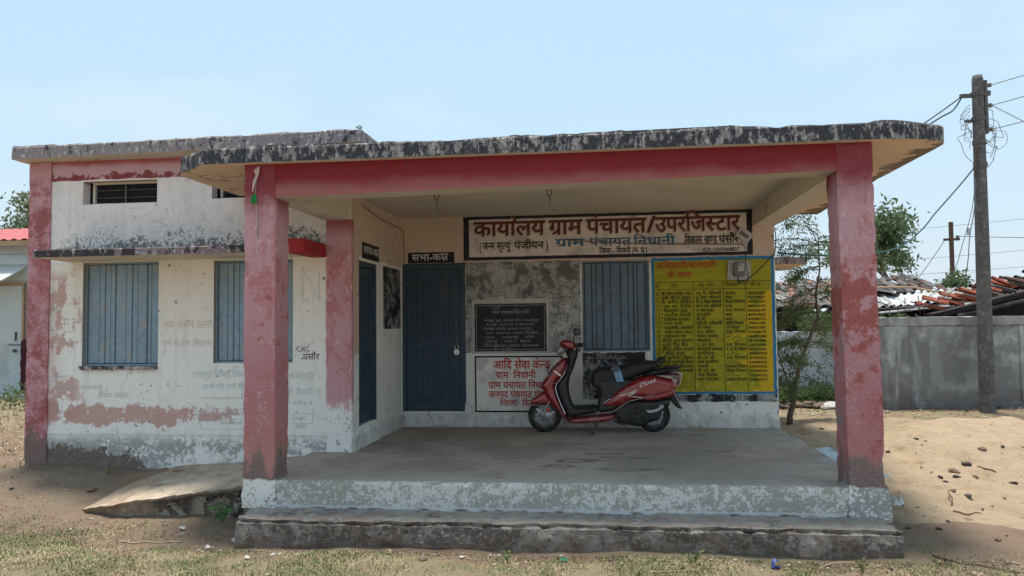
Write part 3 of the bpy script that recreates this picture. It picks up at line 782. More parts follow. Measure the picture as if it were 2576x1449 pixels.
# sunshades
def shade_poly(x0, x1, z0, z1, seg=.05): pass
sh = rough_slab([(-5.78, 7.16), (-2.885, 7.14), (-2.885, 7.738), (-5.80, 7.738)], 2.045, 2.125, None, o=12, rag=.012)
def m_shade():
    n = Nodes("sunshade_edge"); st = n.noise(8, 9, st=(1, 1, .45), off=2, rough=.68); f = n.noise(50, 6); bl = n.noise(16, 7, off=4)
    c = n.mix(bl, (.27, .20, .21), (.17, .13, .14)); c = n.mix(n.step(.56, .62, bl*.6+f*.4), c, (.36, .33, .33))
    c = n.mix(n.step(.49, .55, st*.7+n.noise(1.2, 3)*.3)*.9, c, (.03, .027, .032))
    c = n.mix(n.step(-3.06, -3.02, n.X), c, (.33, .03, .035))
    return n.done(c, .9, f*.4+bl, .6, .01)
sh.obj("sunshade", [m_shade(), MT['cream']], OB)
rough_box(-3.06, -2.88, 7.135, 7.74, 2.035, 2.175, .03, .003, .008, 44).obj('sunshade_end', plain('red_sunshade_end', (.36, .03, .035), .8, .3, 14, local=False), OB)
def taper(q, lim): return q
rough_slab([(2.152, 9.95), (2.60, 9.98), (2.60, 11.2), (2.152, 11.2)], 2.03, 2.12, None, o=15, rag=.012).obj("sunshade", [MT['mould3'], MT['soffit']], OB, label="small concrete sunshade on the far side wall")
# porch floor, riser, step
rough_box(-3.02, 2.152, 6.285, 9.80, -.5, 0.0, .07, .003, .010, 21).obj("porch_floor", MT['floor'], OB)
rough_box(-2.79, 1.90, 6.262, 6.32, -.24, .002, .03, .005, .018, 23).obj("riser", MT['riser'], OB)
def stepshape(q, lim):
    x, y, z = q
    if lim[2] > 0: z += nz(x, y, 0, 2.2, 4)*.012
    if lim[1] < 0 or y < 5.95:
        y += nz(x, 0, z, 3, 9)*.030 + nz(x, 0, z, 9, 2)*.026 + nz(x, 0, z, 22, 2)*.010
        if lim[2] > 0 and lim[1] < 0: y += .03+abs(nz(x, 1, z, 5, 2))*.05; z -= .014+abs(nz(x, 3, z, 6, 7))*.03
        if lim[1] < 0: y += (z+.22)*-.10
    if lim[0]: x += lim[0]*nz(x, y, z, 4, 3)*.03
    return [x, y, z]
rough_box(-2.945, 2.135, 5.84, 6.27, -.62, -.222, .03, .007, .02, 31, freq=9, shape=stepshape).obj("step", MT['step'], OB)
# ramp beside the porch
def ramp():
    m = MB(); xs = np.arange(-5.15, -2.99, .045); rows = []
    for x in xs:
        zf = float(np.interp(x, [-5.15, -4.85, -4.6, -4.0, -3.25, -3.0], [-.46, -.37, -.315, -.225, -.125, -.11])) ; zw = float(np.interp(x, [-5.15, -4.85, -4.5, -3.8, -3.0], [-.34, -.22, -.16, -.11, -.03]))
        yf = 6.60 + nz(x, 0, 0, 5)*.05 + nz(x, 0, 0, 17)*.03 + nz(x, 0, 0, 40)*.015 + (.25*sm(-4.7, -5.15, x))
        col = []
        for k, t in enumerate((-3, -2, -1, 0, .12, .3, .5, .7, .85, 1)):
            if t < 0: y = yf + (.012 + .03*(-t) + nz(x, t, 2, 9)*.035); z = {-1: zf-.05, -2: zf-.11, -3: -.65}[t]
            else:
                y = lerp(yf, 7.76, t); z = lerp(zf, zw, sm(0, 1, t)**.8) + nz(x, y, 0, 4)*.014 + nz(x, y, 0, 13)*.009
                if t == 0: z -= abs(nz(x, 0, 3, 12))*.02
            col.append((x, y, z))
        rows.append(col)
    K = len(rows[0]); m.v = [p for r in rows for p in r]
    for i in range(len(rows)-1):
        for k in range(K-1): m.f.append((i*K+k, (i+1)*K+k, (i+1)*K+k+1, i*K+k+1)); m.mi.append(0)
    return m
def m_ramp():
    n, c, f, mid = m_concrete("dusty_ramp_cement", (.46, .39, .31), (.24, .19, .15), (.60, .50, .39))
    face = n.step(-.012, -.05, n.Z - n.math('ADD', (n.X+4.0)*.135, -.225)) * n.step(6.72, 6.66, n.Y)
    st = n.noise(6, 9, off=2, rough=.7)
    fc = n.mix(n.step(.5, .56, st), (.115, .085, .068), (.36, .315, .27)); fc = n.mix(n.step(.55, .62, n.noise(11, 8, off=5)), fc, (.045, .04, .036))
    fc = n.mix(n.step(-.05, -.07, n.Z - n.math('ADD', (n.X+4.0)*.135, -.225)), (.10, .095, .09), fc)
    c = n.mix(face, c, fc)
    c = n.mix(n.step(.4, .7, n.noise(1.4, 6, off=22))*.5, c, (.56, .45, .33))
    sl = n.mix(mid, (.29, .20, .14), (.42, .31, .22))
    c = n.mix(n.step(.42, .60, n.noise(6, 8, off=27, rough=.68)*.5 + n.step(-3.6, -5.0, n.X)*.45 + n.step(7.2, 7.7, n.Y)*.15)*.8, c, sl)
    c = n.mix(n.step(.60, .72, n.noise(9, 9, off=37, rough=.7))*.5, c, (.20, .165, .13))
    return n.done(c, .95, f*.5+mid+st*.5, .8, .015)
ramp().obj("ramp", m_ramp(), OB, kind=None)

# ---- windows: frame mesh, planks as its pieces
def plank_mesh(w, d, z0, z1, b=.004):
    return MB().bevbox(-w/2, w/2, -d, 0, z0, z1, b).mesh("plank")
def window(hole, Y, depth, widths, mat, name="window", frame=.018, fz=0):
    x0, x1, z0, z1 = hole; m = MB(); yb = Y+depth
    for a, b, c, d in ((x0, x0+frame, z0, z1), (x1-frame, x1, z0, z1), (x0+frame, x1-frame, z1-frame, z1), (x0+frame, x1-frame, z0, z0+frame)):
        m.box(a, b, yb-.045, yb+.04, c, d)
    m.box(x0, x1, yb+.03, yb+.05, z0, z1)
    fr = m.obj(name, mat, OB)
    tot = sum(widths); x = x0+frame+.003; W = x1-x0-2*frame-.006; k = 0
    for wd in widths:
        ww = wd/tot*W; off = (0, .006, .002, .009)[k % 4]
        inst(MB().bevbox(x+.0028, x+ww-.0028, yb-.030-off, yb+.02, z0+frame+.004+random.random()*.006, z1-frame-.004, .006).mesh("plank"), "plank", fr).data.materials.append(mat)
        # raised fold at the plank's edge, as on pressed sheet leaves
        x += ww; k += 1
    return fr
w1 = window(W1, 7.74, .095, [6.5, 3.2, 3.2, 2.6, 6.0, 3.4, 3.2, 5.2, 2.4, 4.6], MT['shutter'])
w1['label'] = "blue plank shutters, closed, with chipped paint"
window(W2, 7.74, .095, [5, 3.2, 3.2, 6, 2.6, 3.4, 6, 3.2, 2.4, 4.6], MT['shutter'])
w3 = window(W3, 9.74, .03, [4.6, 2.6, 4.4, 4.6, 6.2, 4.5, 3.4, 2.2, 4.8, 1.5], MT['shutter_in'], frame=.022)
# plaster lip below the first window
rough_box(-5.66, -4.765, 7.70, 7.78, .865, .905, .03, .003, .012, 41).obj("window_sill", MT['mould3'], OB)
def ventilator(h, Y):
    x0, x1, z0, z1 = h; m = MB(); y = Y+.115
    for a, b, c, d in ((x0+.05, x0+.075, z0, z1), (x1-.02, x1, z0, z1), (x0+.075, x1-.02, z1-.02, z1), (x0+.075, x1-.02, z0, z0+.022)): m.box(a, b, y-.02, y+.02, c, d)
    fr = m.obj("ventilator", MT['cream'], OB)
    for k in (1, 2): MB().tube([(x0+.07, y, z0+(z1-z0)*k/3), (x1-.01, y, z0+(z1-z0)*k/3)], .006, 6).obj("bar", MT['iron'], fr)
    MB().box((x0+x1)/2-.008, (x0+x1)/2+.008, y-.012, y+.008, z0+.02, z1-.02).obj("bar", MT['iron'], fr)
ventilator(V1, 7.74); ventilator(V2, 7.74)

# ---- doors
def door(f, u0, u1, z0, z1, side=1, label=None):
    """f(u, z, d): d into the wall. Frame, leaf rails and stiles, tongued planks"""
    def bx(m, a, b, c, d, e0, e1):
        P = [f(u, z, q) for u in (a, b) for q in (e0, e1) for z in (c, d)]
        m.add(P, [(0, 1, 3, 2), (4, 6, 7, 5), (0, 4, 5, 1), (2, 3, 7, 6), (0, 2, 6, 4), (1, 5, 7, 3)])
    t = .045; m = MB()
    for a, b, c, d in ((u0, u0+t, z0, z1), (u1-t, u1, z0, z1), (u0+t, u1-t, z1-t*1.3, z1)): bx(m, a, b, c, d, -.006, .09)
    fr = m.obj("door", MT['blue'], OB, label=label)
    a0, a1, b0, b1 = u0+t+.003, u1-t-.003, z0+.012, z1-t*1.3-.004
    st = .085 if u1-u0 > .7 else .07
    W = a1-a0; zr = b0 + (b1-b0)*.475
    def piece(nm, *q):
        mm = MB(); bx(mm, *q); return mm.obj(nm, MT['blue'], fr)
    piece("stile", a0, a0+st, b0, b1, .030, .06); piece("stile", a1-st, a1, b0, b1, .030, .06)
    for c, d in ((b0, b0+.11), (zr-.05, zr+.07), (b1-.09, b1)): piece("rail", a0+st+.001, a1-st-.001, c, d, .031, .06)
    n = 13 if u1-u0 > .7 else 8; pw = (W-2*st)/n
    for c, d in ((b0+.111, zr-.051), (zr+.071, b1-.091)):
        for k in range(n):
            x = a0+st+k*pw; o_ = .042+(.007 if k % 2 else 0)
            piece("plank", x+.0015, x+pw-.0015, c, d, o_, .065)
    mm = MB(); bx(mm, a0, a1, b0, b1, .064, .085); mm.obj("backing", MT['blackpaint'], fr)
    # bolt and hasp
    mm = MB(); bx(mm, a1-.20, a1+.01, zr+.052, zr+.066, .008, .030); bx(mm, a1-.07, a1-.035, zr-.03, zr+.052, .012, .030); bx(mm, a1-.075, a1-.045, zr+.17, zr+.31, .014, .030)
    mm.obj("bolt", MT['iron'], fr)
    return fr, zr, a1
fr, zr, a1 = door(P3(9.74), *D1, label="closed dark blue plank door facing the yard")
door(SW, *D2, label="blue plank door seen at a slant on the side wall")
# paint slopped round the frames
m = MB(); q = lambda a, b, c, d, y=9.7375: m.quad((a, y, c), (b, y, c), (b, y, d), (a, y, d))
q(-2.57, -1.745, 2.10, 2.118); q(-1.765, -1.748, .3, 2.10)
m.obj("painted_door_surround", MT['blue'], OB)

# ---- painted boards and lettering (flat paint on plaster)
Yb = 9.737
def board(name, x0, x1, z0, z1, mat, Y=Yb, label=None, wob=.006, parent=None, tl=0.0):
    pts = []; n = 40
    def jit(x, z): return nz(x, 0, z, 14, 5)*wob
    for i in range(n): x = lerp(x0, x1, i/n); pts.append((x, z0+jit(x, z0)))
    for i in range(n): z = lerp(z0, z1, i/n); pts.append((x1+jit(x1, z), z))
    for i in range(n): x = lerp(x1, x0, i/n); pts.append((x, z1+tl*(x-x0)+jit(x, z1)))
    for i in range(n): z = lerp(z1, z0, i/n); pts.append((x0+jit(x0, z), z))
    return MB().extrude(pts, Y, Y+.002).obj(name, mat, parent or OB, label=label)
F = lambda Y: (lambda u, z: (u, Y, z))
# long name board over the doors
nb = board("name_board", -1.767, 1.889, 2.142, 2.712, MT['navypaint'], label="long white signboard with maroon Hindi heading in a dark border")
board("board_face", -1.692, 1.818, 2.185, 2.672, MT['signwhite'], Yb-.003, parent=nb, wob=.004)
y1, y2 = Yb-.008, Yb-.006; NBM = [MT['maroon'], MT['lettershade'], MT['inkpaint'], MT['bluepaint']]
for t, a, b in (("कार्यालय", -1.625, -.70), ("ग्राम", -.648, -.222), ("पंचायत", -.165, .587), ("/", .597, .70), ("उपरजिस्टार", .70, 1.742)):
    m = MB(); LB.add(m, t, a, b, 2.458, .178, F(y1), mi=0); LB.add(m, t, a-.014, b-.014, 2.446, .178, F(y2), mi=1); m.obj('lettering', NBM, nb)
for t, a, b, z, h in (("(", -1.553, -1.533, 2.262, .10), ("जन्म", -1.51, -1.355, 2.278, .088), ("मृत्यु", -1.325, -1.15, 2.278, .088), ("पंजीयन", -1.10, -.72, 2.278, .088), (")", -.69, -.665, 2.262, .10), ("विकास", 1.057, 1.275, 2.297, .090), ("खण्ड", 1.30, 1.455, 2.297, .090), ("घंसौर", 1.48, 1.72, 2.297, .090)):
    m = MB(); LB.add(m, t, a, b, z, h, F(y1), mi=2); m.obj('lettering', NBM, nb)
for t, a, b, z, h in (("जिला - सिवनी (म. प्र.)", -.011, .589, 2.196, .064), ("G.P.-7697068827", 1.283, 1.729, 2.192, .040)): m = MB(); LB.add(m, t, a, b, z, h, F(y1), mi=2); m.obj('lettering', NBM, nb)
for t, a, b in (("ग्राम", -.572, -.192), ("पंचायत", -.135, .390), ("निधानी", .422, .939)): m = MB(); LB.add(m, t, a, b, 2.298, .092, F(y1), mi=3); m.obj('lettering', NBM, nb)
# door name plates
b = board("name_plate", -2.507, -1.89, 2.122, 2.262, MT['blackpaint'], label="black name plate lettered सभा-कक्ष above the blue door", wob=.003)
m = MB(); LB.add(m, "सभा-कक्ष", -2.455, -1.975, 2.155, .080, F(Yb-.004)); m.obj("lettering", MT['whiteletter'], b)
m = MB(); m.box(-2.5985, -2.596, 8.09, 8.72, 2.055, 2.235); b = m.obj("name_plate", MT['blackpaint'], OB, label="black name plate lettered सरपंच-कक्ष on the side wall")
LB.axis = 0
m = MB(); LB.add(m, "सरपंच-कक्ष", 8.13, 8.69, 2.115, .075, lambda u, z: (-2.593, u, z), tilt=0); m.obj("lettering", MT['whiteletter'], b); LB.axis = 1
MB().box(-2.5985, -2.596, 8.90, 9.68, 1.27, 2.03).obj("painted_noticeboard", MT['scratchblack'], OB)
# grey, poster-scarred stretch of wall and boards below
sg = board("poster_scarred_panel", -1.745, -.262, .945, 2.118, MT['scratchgrey'], Yb, wob=.012)
board("plaque_surround", -1.662, -.665, .935, 1.632, plain("cement_plaque_surround", (.48, .455, .425), .9, .2, 14, local=False), Yb-.003)
pl = MB().box(-1.624, -.701, 9.718, 9.736, .965, 1.575).obj("plaque", MT['marble'], OB, label="scuffed black inscription plaque in a cement surround")
m = MB(); fp = F(9.7165)
LT.add(m, "ग्राम पंचायत निधानी", -1.40, -.92, 1.445, .036, fp)
rows_ = ["भवन का लोकार्पण समारोह", "माननीय अध्यक्ष जी के कर कमलों", "विशेष अतिथि जनपद पंचायत", "ग्राम पंचायत भवन निर्माण", "सरपंच      उपसरपंच      सचिव", "निधानी     घंसौर      सिवनी", "वार्ड पंच एवं समस्त ग्रामवासी"]
for k, t in enumerate(rows_): LT.add(m, t, -1.50+.02*(k % 2), -.80-.05*(k % 3), 1.345-.054*k, .026, fp)
m.obj("lettering", MT['greyletter'], pl, kind='stuff')
m = MB(); frame_strip(m, -1.605, -.72, .985, 1.555, .006, fp); m.obj("painted_border", MT['greyletter'], pl)
pn = board("painted_panel", -1.632, -.50, .185, .905, MT['panelwhite'], label="white panel with red Hindi lines in a black outline", wob=.003)
m = MB(); frame_strip(m, -1.632, -.50, .185, .905, .020, F(Yb-.003)); m.obj("painted_border", MT['inkpaint'], pn)
m = MB()
for t, a, b, z, h in (("आदि सेवा केन्द्र", -1.389, -.66, .742, .095), ("ग्राम  निधानी", -1.36, -.844, .618, .078), ("ग्राम पंचायत निधानी", -1.454, -.66, .490, .078), ("जनपद पंचायत घंसौर", -1.455, -.66, .374, .076), ("जिला  सिवनी", -1.309, -.76, .266, .068)):
    m = MB(); LB.add(m, t, a, b, z, h, F(Yb-.004)); m.obj("lettering", MT['redpaint'], pn)
bb = board("painted_noticeboard", -.245, .545, .352, .938, MT['scratchblack'], wob=.012)
m = MB()
for k, t in enumerate(["नाम ग्राम पंचायत घंसौर", "ग्राम निधानी", "गोंडीताला सरपंच", "वार्ड क्रमांक", "पंच का नाम"]): LT.add(m, t, -.18+.05*(k % 2), .30+.05*(k % 3)-.1*(k > 2), .85-.10*k, .036, F(Yb-.004))
m.obj("lettering", MT['greyletter'], bb, kind='stuff')
# yellow board of names
yb = board("staff_list_board", .636, 2.138, .415, 2.125, MT['boardblue'], label="yellow painted list of officials in a sky blue border", wob=.008)
board("board_face", .672, 2.098, .445, 2.085, MT['yellow'], Yb-.003, parent=yb, wob=.008)
m = MB(); fy = F(Yb-.006)
for z in (1.818, 1.722): m.quad(fy(.675, z-.003), fy(2.095, z-.003), fy(2.095, z+.003), fy(.675, z+.003))
for x in (.725, 1.150, 1.515, 1.790): m.quad(fy(x-.003, .45), fy(x+.003, .45), fy(x+.003, 1.815), fy(x-.003, 1.815))
m.obj("ruled_lines", MT['inkpaint'], yb)
m = MB()
LB.add(m, "अधिकारी/कर्मचारी", .70, 1.43, 1.985, .072, fy, mi=1); LB.add(m, "के नाम", .83, 1.13, 1.868, .068, fy, mi=1)
for t, a, b in (("क्र", .68, .715), ("नाम", .865, .955), ("पद नाम", 1.21, 1.405), ("विभाग", 1.55, 1.71), ("मो.न.", 1.84, 1.985)): LT.add(m, t, a, b, 1.748, .042, fy)
class _S:
    def add(s, *a, **k): LT.add(*a, **k); a = list(a); a[2] += .0025; a[3] += .0025; g = a[6]; a[6] = lambda u, z: (g(u, z)[0], g(u, z)[1]-.0002, g(u, z)[2]); LT.add(*a, **k)
LS = _S()
names = ["श्री बिसनसिंह गोंड़", "सुश्री शीतल ठाकुर", "श्री प्रवीन दीक्षित", "\" आर. एल. डेहरिया", "\" शिवकुमार उइके", "\" करुणेश त्रिवेदी", "\" दरसूलाल सल्लाम", "\" भरत गुर्जर", "\" कृपालसिंह मर्सकोले", "\" राजेश कुमार यादव", "\" अवीतलाल पंधा", "श्रीमति पूजा कुसराम", "सुश्री रीतू बैस", "श्रीमति ललिता बरकडे", "\" प्रीति उइके", "श्री बुलीचंद चौहान", "श्रीमति श्यामवती सैयाम", "सुश्री प्रीति सिरसाम", "श्री सोनेलाल मलावी", "श्री झारिया", "बाई पडवार"]
posts = ["अनु. वि. अधिकारी", "मु. कार्य. अधिकारी", "वि. ख. शिक्षा अधिकारी", "खण्ड पंचा. अधिकारी", "प. समन्वयक", "उपयंत्री", "बी सी", "कृषि वि. अधिकारी", "वन रक्षक", "पंचा. सचिव", "रोजगार सहायक", "मोबलाईजर", "ए. एन. एम.", "आंगनवाडी कार्यकर्ता", "पर्यवेक्षक", "सी. एच. ओ.", "आशा सहयोगिनी", "पटवारी", "बी. एल. ओ.", "सहा. शिक्षक", "ग्राम कोटवार"]
depts = ["राजस्व", "जनपद", "शिक्षा विभाग", "जनपद", "पंचा. विभाग", "जनपद", "जनपद", "कृषि विभाग", "वन विभाग", "पंचा. विभाग", "---\"---", "---\"---", "स्वा. विभाग", "म. बा. वि. विभाग", "---\"---", "स्वा. विभाग", "---\"---", "राजस्व विभाग", "शिक्षा विभाग", "---\"---", "राजस्व विभाग"]
phones = ["9425673200", "9252739037", "9977817671", "8085344375", "8305606149", "8839570627", "8305083752", "7999117302", "9406721807", "8770186778", "9669832400", "8815955886", "6267539396", "9754111582", "9098907970", "8718925543", "9340782545", "9399479332", "8120989729", "9424987265", "7240965771"]
for k in range(21):
    z = 1.652-k*.0535; h = .034
    LT.add(m, str(k+1), .688, .688+(.012 if k < 9 else .026), z, h, fy)
    wd = lambda t, mx_: min(mx_, .0215*len(t))
    LS.add(m, names[k], .75, .75+wd(names[k], .38), z, h, fy); LS.add(m, posts[k], 1.18, 1.18+wd(posts[k], .31), z, h, fy)
    LS.add(m, depts[k], 1.535, 1.535+wd(depts[k], .24), z-.003, h, fy); LS.add(m, phones[k], 1.81, 2.02, z-.006, .030, fy)
m.obj("lettering", [MT['inkpaint'], MT['orangered']], yb, kind='stuff')
board("scraped_black_strip", .655, 2.14, .325, .41, MT['scratchblack'], wob=.02)
# slogans fading on the front wall
m = MB(); f7 = F(7.7375); fl = lambda u, z: (u, 7.7375, z)
for t, a, b, z, h, i in (("हम सबने ठाना", -4.70, -4.14, 1.305, .075, 0), ("वर्ष से रोग मिटाना", -4.71, -4.14, 1.118, .055, 0), ("परसपुर निभाई जिम्मेदारी", -4.36, -3.62, .775, .062, 1), ("आओ और बच्चे की तैयारी", -4.25, -3.62, .655, .050, 1), ("जिम्मेदारी ।", -3.36, -2.955, .755, .060, 1), ("करो तैयारी ॥", -3.36, -2.955, .590, .060, 1),
    ("पात्रता", -5.97, -5.80, .775, .028, 2), ("आवश्यक दस्तावेज", -5.97, -5.40, .655, .038, 2), ("दीवार लेखन", -5.45, -5.10, .56, .05, 0), ("जनपद पंचायत घंसौर के लिए", -4.26, -3.79, .545, .020, 2), ("हितग्राही", -4.02, -3.85, .37, .03, 2), ("प्रसव सहायता", -4.05, -3.80, .28, .028, 2), ("जननी सु. यो.", -3.24, -3.02, .49, .03, 2), ("400/-", -3.22, -3.08, .24, .045, 2), ("प्रसूति", -3.22, -3.1, .33, .03, 2)):
    LT.add(m, t, a, b, z, h, fl, mi=i)
for a, b, c, d, i in ((-4.27, -3.62, .225, .445, 2), (-3.24, -3.02, .29, .40, 2)): frame_strip(m, a, b, c, d, .005, fl, i)
for z in (.39, .33): m.quad(fl(-4.265, z), fl(-3.63, z), fl(-3.63, z+.004), fl(-4.265, z+.004), 2)
LT.add(m, "C.H.C.", -3.195, -3.05, 1.045, .052, fl, mi=3); LT.add(m, "घंसौर", -3.135, -2.955, .958, .062, fl, slant=.1, mi=3)
for (a, b) in (((-3.14, 1.94), (-3.13, 1.58)), ((-3.14, 1.94), (-2.95, 1.58)), ((-2.95, 1.58), (-2.955, 1.90)), ((-3.13, 1.58), (-3.06, 1.585))):
    d = Vector((b[0]-a[0], b[1]-a[1])).normalized()*.003; m.quad(fl(a[0]-d.y, a[1]+d.x), fl(b[0]-d.y, b[1]+d.x), fl(b[0]+d.y, b[1]-d.x), fl(a[0]+d.y, a[1]-d.x), 2)
m.obj("faded_slogans", [MT['fadeorange'], MT['fadeblue'], MT['fadegrey'], MT['inkpaint']], OB, kind='stuff')
# ceiling hooks
for x in (-1.727, -.52):
    m = MB(); m.tube([(x-.022, 7.93, 2.72), (x-.024, 7.93, 2.68), (x-.015, 7.93, 2.655), (x, 7.93, 2.648), (x+.015, 7.93, 2.655), (x+.024, 7.93, 2.68), (x+.022, 7.93, 2.72)], .006, 6); hk = m.obj("ceiling_hook", MT['rust'], OB)
    m = MB(); m.tube([(x, 7.93, 2.65), (x+.004, 7.93, 2.56), (x-.002, 7.93, 2.49)], .003, 4).tube([(x+.006, 7.93, 2.65), (x+.02, 7.93, 2.56), (x+.045, 7.93, 2.47)], .002, 4); m.obj("string", MT['iron'], hk)

# ---- things hung on the building
pk = empty("padlock", (-1.84, 9.70, zr-.1), "round steel padlock hanging from the bolt of the dark blue door", "padlock")
xl = a1-.052; zl = zr-.12
MB().lathe([(.0, -.012), (.036, -.012), (.040, -.006), (.040, .006), (.036, .012), (0, .012)], 28, 'Y', (xl, 9.728, zl)).obj("lock_body", MT['steel'], pk, smooth=False)
MB().tube([(xl-.022, 9.728, zl+.03), (xl-.024, 9.728, zl+.07), (xl-.012, 9.728, zl+.092), (xl+.012, 9.728, zl+.092), (xl+.024, 9.728, zl+.07), (xl+.022, 9.728, zl+.03)], .005, 8).obj("shackle", MT['steel'], pk)
MB().box(xl-.004, xl+.004, 9.713, 9.717, zl-.018, zl-.004).obj("keyhole", MT['blackpaint'], pk)
MTplast = plain("aged_white_plastic", (.44, .42, .41), .5, .12, 12, spec=.4); MTgrey = plain("grey_plastic_meter", (.13, .125, .12), .35, .2, 14, spec=.5)
def rotq(cx, cz, a, u, v): c, s_ = math.cos(a), math.sin(a); return (cx+u*c-v*s_, cz+u*s_+v*c)
em = empty("electricity_meter", (1.71, 9.70, 1.80), "electricity meter on a pale board fixed over the yellow list", "meter")
MB().extrude([rotq(1.71, 1.945, -.05, u, v) for u, v in ((-.138, -.118), (.138, -.118), (.138, .118), (-.138, .118))], 9.700, 9.730).obj("backboard", MTplast, em)
MB().bevbox(1.635, 1.770, 9.625, 9.700, 1.87, 2.045, .012).obj("meter_case", MTgrey, em)
MB().bevbox(1.682, 1.752, 9.612, 9.6245, 1.93, 2.030, .004).obj("meter_face", MTplast, em)
MB().box(1.690, 1.728, 9.6095, 9.6118, 1.995, 2.015).obj("display", MTgrey, em)
m = MB()
for u, v in ((-.12, -.10), (.12, -.10), (.12, .10), (-.12, .10)):
    p = rotq(1.71, 1.945, -.05, u, v); m.lathe([(0, -.003), (.006, -.003), (.006, .002), (0, .002)], 10, 'Y', (p[0], 9.698, p[1]))
m.obj("screws", MT['rust'], em, kind='stuff')
sb = empty("switch_board", (1.783, 9.70, 2.38), "tilted pale switch board with a socket, loose over the name board corner", "switch board")
MB().extrude([rotq(1.783, 2.385, math.radians(-38), u, v) for u, v in ((-.092, -.068), (.092, -.068), (.092, .068), (-.092, .068))], 9.690, 9.722).obj("backboard", MTplast, sb)
MB().extrude([rotq(1.783, 2.385, math.radians(-38), u, v) for u, v in ((-.065, -.022), (.055, -.022), (.055, .022), (-.065, .022))], 9.682, 9.6898).obj("switch_strip", MTgrey, sb)
for c_ in ((1.775, 2.285), (1.80, 2.262)): MB().lathe([(0, -.02), (.020, -.02), (.023, -.006), (.023, .01), (0, .01)], 16, 'Y', (c_[0], 9.715, c_[1])).obj("socket", MTplast, sb)
blk = plain("black_cable_sheath", (.02, .02, .022), .5, .2, 20)
def wire(name, pts, r, label, cat="cable", group=None, mat=None, n=5, sub=6):
    """smooth cable through points"""
    P = [Vector(p) for p in pts]; out = []
    for i in range(len(P)-1):
        p0, p1, p2, p3 = P[max(i-1, 0)], P[i], P[i+1], P[min(i+2, len(P)-1)]
        for k in range(sub):
            t = k/sub; out.append(.5*((2*p1)+(p2-p0)*t+(2*p0-5*p1+4*p2-p3)*t*t+(3*p1-p0-3*p2+p3)*t**3))
    out.append(P[-1]); return MB().tube(out, r, n).obj(name, mat or blk, label=label, cat=cat, group=group)
wire("cable", [(1.795, 9.70, 2.26), (1.79, 9.70, 2.18), (1.785, 9.66, 2.05), (1.795, 9.64, 1.93), (1.81, 9.66, 1.82), (1.76, 9.68, 1.775), (1.70, 9.66, 1.79), (1.68, 9.66, 1.85)], .005, "thin black cable dropping from the switch board to the meter")
wire("cable", [(1.68, 9.655, 1.86), (1.70, 9.62, 1.80), (1.78, 9.62, 1.82), (1.92, 9.64, 1.93), (2.05, 9.66, 2.06), (2.14, 9.68, 2.17), (2.165, 9.71, 2.35), (2.16, 9.75, 2.45)], .007, "thick black cable sagging from the meter to the outer wall corner")
wire("cable", [(-.42, 9.71, 2.40), (-.36, 9.70, 2.37), (.1, 9.70, 2.335), (.7, 9.70, 2.30), (1.3, 9.70, 2.285), (1.78, 9.70, 2.27)], .008, "dusty brown cable strung across the blue words of the name board", mat=plain("dusty_brown_cable", (.20, .15, .13), .8))
wire("cable", [(-2.575, 8.05, 2.64), (-2.575, 8.6, 2.58), (-2.575, 9.2, 2.57), (-2.57, 9.70, 2.56), (-2.56, 9.715, 2.4), (-2.55, 9.715, 2.12)], .005, "brown cable running under the porch ceiling down to the door corner", mat=plain("brown_cable", (.16, .11, .09), .8))
# old bunting and a chunk of concrete
fl_ = empty("flag", (-2.955, 6.24, 2.4), "faded strip of bunting with a small green flag tied to the pillar", "flag")
MB().add([(-2.975, 6.240, 2.665), (-2.915, 6.238, 2.70), (-2.92, 6.228, 2.63), (-2.95, 6.225, 2.55), (-2.975, 6.232, 2.47), (-2.985, 6.236, 2.49), (-2.975, 6.226, 2.56), (-2.95, 6.232, 2.62)], [(0, 1, 2, 7), (7, 2, 3, 6), (6, 3, 4, 5)]).obj("ribbon", plain("bleached_ribbon", (.50, .36, .33), .9), fl_)
MB().add([(-2.955, 6.238, 2.465), (-2.985, 6.225, 2.44), (-2.995, 6.23, 2.395), (-2.985, 6.236, 2.37), (-2.958, 6.226, 2.372), (-2.94, 6.238, 2.385), (-2.945, 6.24, 2.43)], [(0, 1, 2, 3, 4, 5, 6)]).obj("pennant", plain("green_cloth", (.015, .20, .045), .8), fl_)
MB().tube([(-2.945, 6.245, 2.70), (-2.955, 6.24, 2.46), (-2.94, 6.245, 2.2), (-2.945, 6.245, 1.95)], .002, 4).obj("string", MT['fadegrey'], fl_)
MB().add([(-2.936, 6.243, 2.25), (-2.931, 6.238, 2.25), (-2.935, 6.238, 2.09), (-2.942, 6.243, 2.09)], [(0, 1, 2, 3)]).obj("pennant_scrap", plain("green_scrap", (.02, .16, .06), .8), fl_)
def rock_mesh(sx, sy, sz, seed, n=3, rough=.35):
    bm = bmesh.new(); bmesh.ops.create_icosphere(bm, subdivisions=n, radius=1)
    for v in bm.verts:
        d = 1 + mn.noise(v.co*1.3+Vector((seed*7.1, seed, 0)))*rough + mn.noise(v.co*3.7+Vector((seed, 0, seed*3)))*rough*.35
        v.co = Vector((v.co.x*sx*d, v.co.y*sy*d, v.co.z*sz*d))
    me = bpy.data.meshes.new("stone"); bm.to_mesh(me); bm.free(); return me
link("concrete_chunk", rock_mesh(.14, .10, .085, 3), m_mould("lichened_chunk", -.12, (.30, .29, .28), local=True), loc=(-2.98, 6.75, 2.925), label="broken lump of grey concrete lying on the porch roof", cat="rubble")
cm = plain("black_crow_cloth", (.02, .02, .025), .7)
